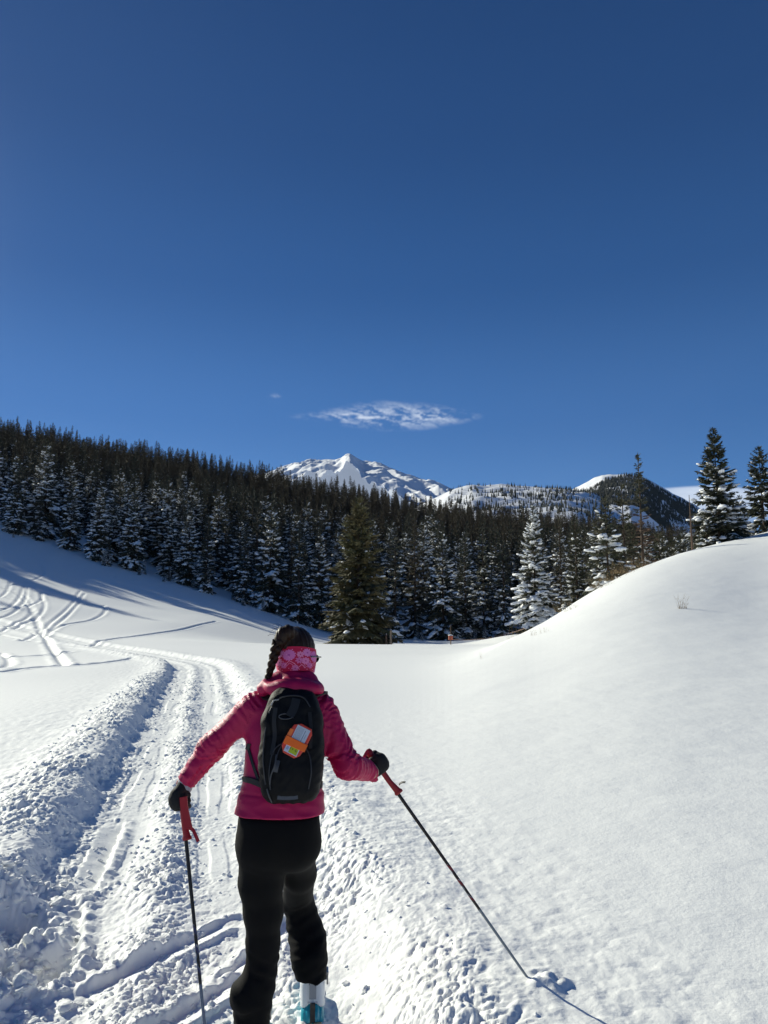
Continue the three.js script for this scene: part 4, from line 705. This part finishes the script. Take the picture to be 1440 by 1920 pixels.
// ------------------------------------------------------------------ backpack
const PACK = at(547, 1396, 3.0), pu = at(549, 1297, 3.07).sub(at(545, 1497, 2.93)).normalize(), pb = V(0, -pu.z, pu.y).addScaledVector(V(1, 0, 0), 0.04).normalize(), pr = V().crossVectors(pu, pb).normalize(); pb.crossVectors(pr, pu);
const packPoint = (r, u, b) => PACK.clone().addScaledVector(pr, r).addScaledVector(pu, u).addScaledVector(pb, b);
function rbox(x, y, z, a, b, c, r) { const X = Math.abs(x) - a + r, Y = Math.abs(y) - b + r, Z = Math.abs(z) - c + r; return Math.hypot(Math.max(X, 0), Math.max(Y, 0), Math.max(Z, 0)) + Math.min(Math.max(X, Y, Z), 0) - r; }
function packField(r, u, b) {
  const top = sm(0.06, 0.235, u), bot = sm(-0.08, -0.23, u), w = 0.127 - 0.040 * top - 0.020 * bot, dep = 0.078 - 0.022 * top + 0.006 * bump((u + .08) / .09);
  let d = rbox(r, u, b, w, 0.222, dep, 0.05);
  d = smin(d, egg(r, u, b, { x: 0.004, y: -0.105, z: .040 }, .098, .105, .058), .022);
  d -= 0.009 * noise(r * 13 + u * 7, u * 11) * sm(-.14, .02, u) + 0.006 * (0.4 - Math.abs(noise(r * 26 - u * 12, u * 22 + 3)));
  d += 0.006 * bump((r + .058 + .03 * Math.sin(u * 9)) / .006) * sm(-.2, -.1, u) * sm(.2, .1, u);
  d += 0.004 * bump((r - .070) / .005) * sm(.19, .1, u);
  return d;
}
const onPack = (r, u, lift = 0) => { let b = .3; for (let i = 0; i < 60; i++) { const d = packField(r, u, b); b -= d * 0.7; if (d < 5e-4) break; } return packPoint(r, u, b + lift); };
const backpack = thing('backpack', 'black hiking backpack on the skier\'s back with a grey strip at the bottom', 'backpack', PACK.clone());
const packBasis = new THREE.Matrix4().makeBasis(pr, pu, pb);
const toPack = (p) => p.clone().sub(PACK);
{
  const g = skin((x, y, z) => packField(x, y, z), V(-.16, -.25, -.11), V(.16, .25, .14), 0.006); g.applyMatrix4(packBasis); part('bag', g, packMat, backpack);
}
function ribbon(pts, width, thick, ref, smooth = true) {   // a flat band along points, its flat side towards ref
  const c = smooth ? new THREE.CatmullRomCurve3(pts).getPoints(pts.length * 6) : pts, P = [], I = [];
  c.forEach((p, i) => { const t = c[Math.min(c.length - 1, i + 1)].clone().sub(c[Math.max(0, i - 1)]).normalize(), n0 = typeof ref === 'function' ? ref(i / (c.length - 1), p) : ref, s = V().crossVectors(t, n0).normalize(), n = V().crossVectors(s, t); for (const [a, b] of [[-1, -1], [1, -1], [1, 1], [-1, 1]]) { const q = p.clone().addScaledVector(s, a * width / 2).addScaledVector(n, b * thick / 2); P.push(q.x, q.y, q.z); } });
  for (let i = 0; i < c.length - 1; i++) for (let k = 0; k < 4; k++) { const a = i * 4 + k, b = i * 4 + (k + 1) % 4; I.push(a, b, b + 4, a, b + 4, a + 4); }
  const e = (c.length - 1) * 4; I.push(0, 2, 1, 0, 3, 2, e, e + 1, e + 2, e, e + 2, e + 3);
  let g = new THREE.BufferGeometry(); g.setAttribute('position', new THREE.Float32BufferAttribute(P, 3)); g.setIndex(I); g = g.toNonIndexed(); g.computeVertexNormals(); return g;
}
const tube = (pts, r, n = 40) => new THREE.TubeGeometry(new THREE.CatmullRomCurve3(pts), n, r, 7, false);
const greyMat = std(.06, .061, .066, .5), zipMat = std(.03, .03, .033, .45);
{
  const W = (a) => a.map(([r, u, l]) => toPack(onPack(r, u, l ?? 0.002)));
  part('zipper', tube(W([[-.092, -.15], [-.104, -.06], [-.100, .05], [-.085, .13], [-.05, .175], [0, .188], [.05, .178], [.078, .14]]), .0028, 70), zipMat, backpack);
  part('pocket_zipper', tube(W([[-.072, -.17], [-.078, -.10], [-.06, -.02], [-.02, .005], [.03, .004], [.07, -.03], [.085, -.10], [.075, -.17]]), .0026, 70), zipMat, backpack);
  part('zip_cord', tube(W([[-.052, -.04, .006], [-.056, -.08, .008], [-.070, -.115, .006], [-.075, -.15, .006]]), .003, 24), greyMat, backpack);
  part('zip_cord', tube(W([[-.080, .15, .006], [-.070, .168, .008], [-.05, .172, .008]]), .0026, 16), std(.35, .35, .35, .35, { metalness: .6 }), backpack);
  part('zip_cord', tube(W([[-.086, -.165, .005], [-.078, -.19, .007], [-.068, -.215, .006]]), .003, 16), greyMat, backpack);
  part('bungee_cord', tube(W([[-.02, .03, .004], [-.03, 0, .005], [-.045, -.03, .005], [-.05, -.055, .006]]), .002, 24), zipMat, backpack);
  part('strap_tab', ribbon(W([[-.045, -.062, .004], [-.050, -.085, .005], [-.055, -.105, .004]]), .018, .003, pb), greyMat, backpack);
  part('side_strap', ribbon(W([[-.062, .14, .003], [-.066, .09, .003], [-.062, .03, .003], [-.070, -.04, .003]]), .016, .003, pb), webMat, backpack);
  part('side_strap', ribbon(W([[.075, .12, .003], [.082, .05, .003], [.080, -.02, .003]]), .014, .003, pb), std(.007, .007, .0075, .7), backpack);
  part('top_flap', ribbon(W([[.02, .175, .003], [.012, .14, .004], [-.005, .105, .004]]), .034, .004, pb), std(.008, .008, .009, .6), backpack);
  const logo = []; for (let i = 0; i <= 40; i++) { const a = i / 40 * 6.2832; logo.push(toPack(onPack(-.020 + .027 * Math.cos(a), .105 + .0105 * Math.sin(a), .003))); } part('logo', new THREE.TubeGeometry(new THREE.CatmullRomCurve3(logo, true), 60, .0022, 6, true), std(.11, .11, .115, .35, { metalness: .5 }), backpack, 'grey oval emblem ring');
  part('reflective_strip', ribbon(W([[-.045, -.198, .003], [-.02, -.2, .003], [.01, -.2, .003], [.034, -.198, .003]]), .014, .003, pb), std(.085, .086, .09, .4), backpack, 'grey reflective strip');
  part('carry_handle', ribbon([packPoint(-.045, .20, -.02), packPoint(-.038, .232, -.005), packPoint(0, .252, .002), packPoint(.038, .234, -.005), packPoint(.052, .20, -.02)].map(toPack), .014, .005, V(0, .6, .8)), std(.016, .016, .018, .6), backpack);
  // straps over the shoulders, under the arms and round the hips
  const onJacket = (px, py, lift) => { let d = 2.5; for (let i = 0; i < 80; i++) { const p = at(px, py, d), s = jacket(p.x, p.y, p.z); d += s * 0.7; if (s < 8e-4) break; } return toPack(at(px, py, d - lift)); };
  part('shoulder_strap', ribbon([packPoint(.06, .19, -.05), at(590, 1299, 3.13), at(601, 1296, 3.17), at(604, 1300, 3.24), at(600, 1320, 3.31)].map((p, i) => i ? toPack(p) : toPack(p)), .05, .009, V(0.1, .8, .6)), std(.006, .006, .0065, .7), backpack);
  part('shoulder_strap', ribbon([packPoint(-.06, .19, -.05), at(503, 1304, 3.14), at(492, 1300, 3.18), at(487, 1304, 3.24), at(486, 1325, 3.31)].map(toPack), .05, .009, V(-0.1, .8, .6)), std(.006, .006, .0065, .7), backpack);
  part('webbing', ribbon([[464, 1396], [468, 1412], [475, 1436], [484, 1462]].map(([x, y]) => onJacket(x, y, .006)), .012, .003, V(-.3, 0, 1)), webMat, backpack);
  part('webbing', ribbon([at(603, 1400, 3.05), at(600, 1412, 3.02), at(597, 1425, 3.01), at(602, 1440, 3.0), at(601, 1460, 3.0), at(598, 1478, 3.0)].map(toPack), .016, .003, V(.5, 0, .85)), std(.007, .007, .0075, .7), backpack);
  part('hip_belt', ribbon([[455, 1461], [463, 1462], [474, 1465], [486, 1470], [500, 1476]].map(([x, y], i) => onJacket(x, y, .007)), .022, .005, V(-.35, 0, 1)), webMat, backpack);
  part('hip_belt', ribbon([[604, 1470], [598, 1474], [590, 1478], [580, 1482]].map(([x, y], i) => onJacket(x, y, .007)), .026, .006, V(.4, 0, 1)), std(.007, .007, .0075, .7), backpack);
  const bk = new THREE.BoxGeometry(.016, .024, .008); bk.rotateZ(-.35); const o = onJacket(465, 1400, .012); bk.translate(o.x, o.y, o.z); part('buckle', bk, std(.015, .015, .015, .4), backpack);
}
// ------------------------------------------------------------------ orange pouch strapped to the pack
{
  const C0 = onPack(.026, -.000 + .002, 0.016), q = (px, py) => at(px, py, 2.9);
  const o = onPack(0.028, 0.012, 0.013), t = thing('pouch', 'small orange case with white and yellow printed cards, strapped aslant on the backpack', 'pouch', o);
  const ang = -0.47, R = new THREE.Matrix4().makeBasis(pr, pu, pb).multiply(new THREE.Matrix4().makeRotationZ(ang));
  const poly = (pts) => { const s = new THREE.Shape(); pts.forEach(([x, y], i) => i ? s.lineTo(x, y) : s.moveTo(x, y)); return s; };
  const ext = (s, d, z, bev = .002) => { const g = new THREE.ExtrudeGeometry(s, { depth: d, bevelEnabled: true, bevelSize: bev, bevelThickness: bev, bevelSegments: 3 }); g.translate(0, 0, z); g.applyMatrix4(R); return g; };
  part('case', ext(poly([[-.026, -.060], [.020, -.062], [.034, -.046], [.040, -.01], [.040, .042], [.030, .058], [-.012, .060], [-.034, .046], [-.042, .010], [-.042, -.040]]), .014, -.011, .004), new THREE.MeshPhysicalMaterial({ color: new THREE.Color().setRGB(.72, .055, .018), roughness: .3, clearcoat: .4, clearcoatRoughness: .2 }), t);
  const card = (w, h, x, y, draw, z) => { const c = document.createElement('canvas'); c.width = 256; c.height = Math.round(256 * h / w); draw(c.getContext('2d'), c.width, c.height); const tx = new THREE.CanvasTexture(c); tx.colorSpace = THREE.SRGBColorSpace; tx.magFilter = THREE.LinearFilter; const g = new THREE.BoxGeometry(w, h, .0016); g.translate(x, y, z); g.applyMatrix4(R); return part('card', g, new THREE.MeshStandardMaterial({ map: tx, roughness: .35 }), t); };
  const rr = rng(12);
  card(.056, .064, .004, .022, (k, w, h) => { k.fillStyle = '#c3cad4'; k.fillRect(0, 0, w, h); k.fillStyle = '#7d8896'; for (let c = 0; c < 9; c++) { const x = 18 + c * 15; let y = 26; while (y < h - 30) { const l = 5 + rr() * 22; k.fillRect(x, y, 6, Math.min(l, h - 24 - y)); y += l + 5; } } k.fillStyle = '#46566e'; let y = 40; while (y < h - 30) { const l = 8 + rr() * 16; k.fillRect(172, y, 12, l); y += l + 5; } k.fillStyle = '#98a3b2'; k.fillRect(208, h * 0.3, 14, h * 0.32); }, .0085);
  card(.056, .030, -.001, -.042, (k, w, h) => { k.fillStyle = '#c9cedb'; k.fillRect(0, 0, w, h); k.fillStyle = '#9aa6c4'; k.fillRect(18, 34, 46, 60); k.fillStyle = '#b4c21a'; k.fillRect(84, 0, w - 100, h - 16); k.strokeStyle = k.fillStyle = '#2e3410'; k.lineWidth = 10; k.beginPath(); k.moveTo(96, 20); k.lineTo(88, 70); k.stroke(); k.font = 'bold 54px sans-serif'; k.fillText('x', 122, 60); k.beginPath(); k.arc(204, 46, 17, 0.3, 5.4); k.stroke(); }, .0085);
  const band = ext(poly([[-.046, -.028], [.044, -.030], [.046, -.004], [-.044, .002]]), .0035, .0090, .0015); band.applyMatrix4(new THREE.Matrix4().makeRotationAxis(pb, 0.08)); part('strap', band, std(.95, .16, .01, .6), t, 'bright orange strap');
  const tab = ext(poly([[-.044, .002], [-.030, .004], [-.030, .030], [-.043, .028]]), .003, .0060, .001); part('strap_loop', tab, std(.90, .20, .04, .6), t);
}
// ------------------------------------------------------------------ ski poles
function pole(label, top, tip, ax, away, upper, lower, mark) {
  const L = top.distanceTo(tip), t = thing('ski_pole', label, 'ski pole', tip.clone(), undefined), q = new THREE.Quaternion().setFromUnitVectors(UP, ax), I = (p) => p.clone().sub(tip);
  const tx = texture(32, 512, (x, y) => { const v = y / 511, a = x / 32; let c = v > 0.56 ? upper : lower; if (v > 0.40 && v < 0.62) { const s = ((a * 1.0 + v * 16) % 1 + 1) % 1, z = noise(v * 30, a * 2); c = v > 0.5 ? (s < 0.35 ? mark : z > .25 ? [150, 152, 158] : upper) : (s < 0.22 ? mark : z > 0.1 ? lower : upper); } return c; }, true);
  const sh = new THREE.CylinderGeometry(.0082, .0052, L - .02, 14, 1); sh.translate(0, (L - .02) / 2, 0); sh.applyQuaternion(q); part('shaft', sh, new THREE.MeshStandardMaterial({ map: tx, roughness: .35, metalness: .15 }), t);
  const side = away.clone().addScaledVector(ax, -away.dot(ax)).normalize();
  const P = (h, o) => top.clone().addScaledVector(ax, h).addScaledVector(side, o).sub(tip);
  const red = std(.30, .006, .012, .5);
  const prof = [[.0, -.165], [.014, -.163], [.0145, -.155], [.0115, -.146], [.0120, -.10], [.0125, -.05], [.0145, -.02], [.0140, .02], [.0155, .045], [.017, .062], [.012, .075], [0, .078]].map(([r, h]) => new THREE.Vector2(r, h));
  const grip = new THREE.LatheGeometry(prof, 18); { const p = grip.attributes.position; for (let i = 0; i < p.count; i++) { const h = p.getY(i); if (h < -.10) p.setX(i, p.getX(i) * (1 + 0.4 * sm(-.10, -.16, h)) + 0.006 * sm(-.10, -.16, h)); } grip.computeVertexNormals(); }
  { const zz = V().crossVectors(side, ax); grip.applyMatrix4(new THREE.Matrix4().makeBasis(side, ax, zz)); const o = I(top); grip.translate(o.x, o.y, o.z); }
  part('grip', grip, red, t, 'dark red grip');
  const bk = new THREE.CylinderGeometry(.045, .04, .008, 20); bk.applyQuaternion(q); const bo = ax.clone().multiplyScalar(.06); bk.translate(bo.x, bo.y, bo.z); part('basket', bk, std(.03, .03, .032, .5), t);
  return { t, P, red };
}
{
  const R = pole('ski pole planted aslant in the smooth snow to the right of the skier', RGRIP, RTIP.clone().addScaledVector(RAX, -0.10), RAX, V(1, .4, 0), [20, 6, 8], [118, 128, 136], [122, 18, 34]);
  R.t.userData.label = 'ski pole planted aslant in the smooth snow to the right of the skier';
  const f = (a) => a.map((p) => p.clone().sub(R.t.position));
  part('strap', ribbon(f([at(690, 1407, 3.33), at(686, 1413, 3.32), at(683, 1419, 3.31), at(681, 1424, 3.31)]), .014, .003, V(0, 0, 1)), std(.42, .02, .05, .6), R.t);
  part('strap_tail', ribbon(f([at(748, 1471, 3.36), at(753, 1467, 3.35), at(760, 1466.5, 3.34)]), .009, .003, V(0, .7, .7)), std(.03, .03, .032, .6), R.t);
  const Lp = pole('ski pole held upright beside the skier\'s left leg with a hanging red strap', LGRIP, LTIP, LAX, V(1, 0, .2), [10, 11, 16], [96, 108, 128], [38, 48, 92]);
  const g = (a) => a.map((p) => p.clone().sub(Lp.t.position));
  part('strap', ribbon(g([at(344, 1494, 3.05), at(346, 1515, 3.04), at(350, 1535, 3.03), at(354, 1553, 3.02)]), .030, .010, V(.1, .1, 1)), std(.34, .004, .014, .55), Lp.t, 'broad dark red strap');
  part('strap_tail', ribbon(g([at(353, 1552, 3.02), at(361, 1555, 3.02), at(366, 1564, 3.01), at(372, 1578, 3.0)]), .013, .004, V(.1, .1, 1)), std(.36, .005, .016, .55), Lp.t);
}
// ------------------------------------------------------------------ posts, marker, rope, dry grass, loose snow
{
  const wood = std(.30, .22, .15, .9), r = rng(8);
  const post = (px, py0, py1, f, label, w, m) => { const u = slopeAt(px, py1), x = u[0] * f, y = land(x, f) - .3, top = EYE + slopeAt(px, py0)[1] * f; const t = thing('post', label, 'post', V(x, y, -f)); const g = new THREE.CylinderGeometry(w * .9, w, top - y, 8, 5); g.translate(0, (top - y) / 2, 0); part('stake', g, m, t); const c = new THREE.ConeGeometry(w * .9, w * 0.7, 8); c.translate(0, top - y + w * 0.35, 0); part('snow_cap', c, treeSnowMat, t); };
  post(733, 1181, 1206, 66, 'pale wooden post at the right foot of the big olive-brown spruce', .10, wood); post(724.5, 1189, 1206, 66, 'dark thin post just left of the pale wooden post', .07, std(.10, .06, .045, .9)); post(845, 1172, 1200, 72, 'thin dark stake standing behind the orange marker', .05, std(.10, .07, .05, .9));
  const mx = slopeAt(845, 1196), f = 70, x = mx[0] * f, y = EYE + mx[1] * f, t = thing('marker', 'small orange marker drum on the snow crest in front of the shaded spruces', 'marker', V(x, y, -f));
  const d = new THREE.CylinderGeometry(.21, .21, .36, 16); part('drum', d, std(.50, .12, .06, .6), t); const c = new THREE.SphereGeometry(.25, 14, 8, 0, 6.3, 0, 1.57); c.scale(1, .45, 1); c.translate(0, .21, 0); part('snow_cap', c, treeSnowMat, t); const p = new THREE.CylinderGeometry(.05, .05, 1.2, 8); p.translate(0, -.7, 0); part('stem', p, wood, t);
  const rp = thing('rope', 'thin brown rope line sagging from the orange marker to the bank', 'rope', V(0, 0, 0));
  part('line', tube([[845, 1199, 70], [870, 1200, 68], [900, 1198, 65], [930, 1193, 61], [960, 1186, 56], [985, 1178, 50]].map((a) => at(...a)), .018, 40), std(.24, .15, .12, .9), rp);
}
function tuft(px, py, h, n, label, spread, fixedF, lean = 0.35) {
  const g = fixedF ? [slopeAt(px, py)[0] * fixedF, fixedF] : groundAt(px, py), t = thing('grass_tuft', label, 'grass', V(g[0], land(g[0], g[1]) - 0.03, -g[1])), r = rng(px), mats = [std(.46, .35, .20, .9, { side: THREE.DoubleSide }), std(.34, .23, .12, .9, { side: THREE.DoubleSide })], S = [[], []];
  for (let i = 0; i < n; i++) { const P = S[i % 2], a = V((r() - .5) * spread, 0, (r() - .5) * spread * 0.6), l = h * (.35 + .65 * r()), d = V((r() - .5) * lean * 2 + .05, 1, (r() - .5) * lean).normalize(), m = a.clone().addScaledVector(d, l * .6), e = m.clone().addScaledVector(V(d.x * 1.8 + (r() - .5) * lean, .8, d.z).normalize(), l * .45), w = h * .005 + .0025, s = V(w, 0, 0), q = V(0, 0, w); for (const k of [s, q]) { tri(P, null, a.clone().sub(k), a.clone().add(k), m); tri(P, null, m.clone().addScaledVector(k, -.7), m.clone().addScaledVector(k, .7), e); } }
  S.forEach((P) => part('stems', soup(P), mats.shift(), t)); return t;
}
tuft(1279, 1141, .62, 26, 'lone tuft of dry straw-coloured stems on the smooth snow bank', .26);
tuft(1005, 1190, .35, 14, 'small dry stems low on the left end of the bank', .5);
tuft(1020, 1186, .3, 10, 'little dry tuft right beside the small stems at the bank\'s left end', .3);
tuft(1128, 1106, .75, 70, 'pale dry grass clump at the notch of the bank crest', 1.1, 38.5, .6);
tuft(1150, 1093, .9, 80, 'brown dry grass clump under the broad-shelved snowy fir', 1.6, 41, .7);
tuft(1178, 1080, 1.1, 90, 'brown dry grass leaning over the bank crest, middle of the three clumps', 1.9, 43, .8);
tuft(1205, 1066, .9, 60, 'brown dry grass at the foot of the tall spire tree', 1.5, 44.5, .8);
tuft(1062, 1146, .7, 40, 'dry grass at the crest right of the plastered fir', 1.0, 32.5, .6);
tuft(985, 1190, 1.3, 60, 'thin bare brush at the left foot of the plastered fir', 2.2, 50, .6);
tuft(905, 1234, .3, 4, 'two bent grass stems poking from the snow hollow', .12);
tuft(1295, 1077, .12, 4, 'tiny grass stem high on the smooth bank', .1);
const crumbMat = std(.905, .91, .885, .75);
{ // broken crumbs and clods of snow thrown about by skis
  const r = rng(99), geo = new THREE.IcosahedronGeometry(1, 1); { const p = geo.attributes.position; for (let i = 0; i < p.count; i++) { const k = 1 + 0.32 * noise(p.getX(i) * 1.7 + 3, p.getY(i) * 1.7 + p.getZ(i) * 2.1); p.setXYZ(i, p.getX(i) * k, p.getY(i) * k * 0.6, p.getZ(i) * k); } geo.computeVertexNormals(); }
  const list = [];
  for (let i = 0; i < 60000 && list.length < 13000; i++) {
    const L = 2.6 + 24 * Math.pow(r(), 2.1), s = -2.1 + 3.9 * r(), f = L / 1.03, x = s / 0.972 - 0.12 - 0.24 * f; if (f > 22) continue;
    const keep = 0.07 + 0.75 * bump((s + 1.15) / .42) + 0.3 * bump((s - 1.02) / .32) + 0.55 * bump((s + .1) / .2) + 0.5 * sm(5.4, 3.8, f) * sm(.6, -.6, s) - (s > 1.5 || s < -1.75 ? .3 : 0);
    if (s > 0.62 && r() > 0.25) continue;
    if (r() > keep * clamp(.35 + noise(x * 1.6, f * 1.6) * 1.2 + .3)) continue;
    const size = (0.004 + 0.017 * Math.pow(r(), 3.6)) * (1 + 0.03 * f) * (f < 5 && s < -.4 ? 1.5 : 1); list.push([x, f, size, r() * 6.28, .75 + .5 * r()]);
  }
  const m = shade(new THREE.InstancedMesh(geo, crumbMat, list.length)); m.name = 'snow_crumbs'; m.userData = { kind: 'stuff', label: 'loose crumbs and clods of snow along the churned trail', category: 'snow' };
  const d = new THREE.Object3D(); list.forEach(([x, f, s, a, k], i) => { d.position.set(x, ground(x, f) - s * 0.05, -f); d.rotation.set(0.5 * Math.sin(a * 5), a * 3, 0.5 * Math.cos(a * 7)); d.scale.set(s, s * k * 0.9, s / k); d.updateMatrix(); m.setMatrixAt(i, d.matrix); }); scene.add(m);
}
renderer.render(scene, camera);
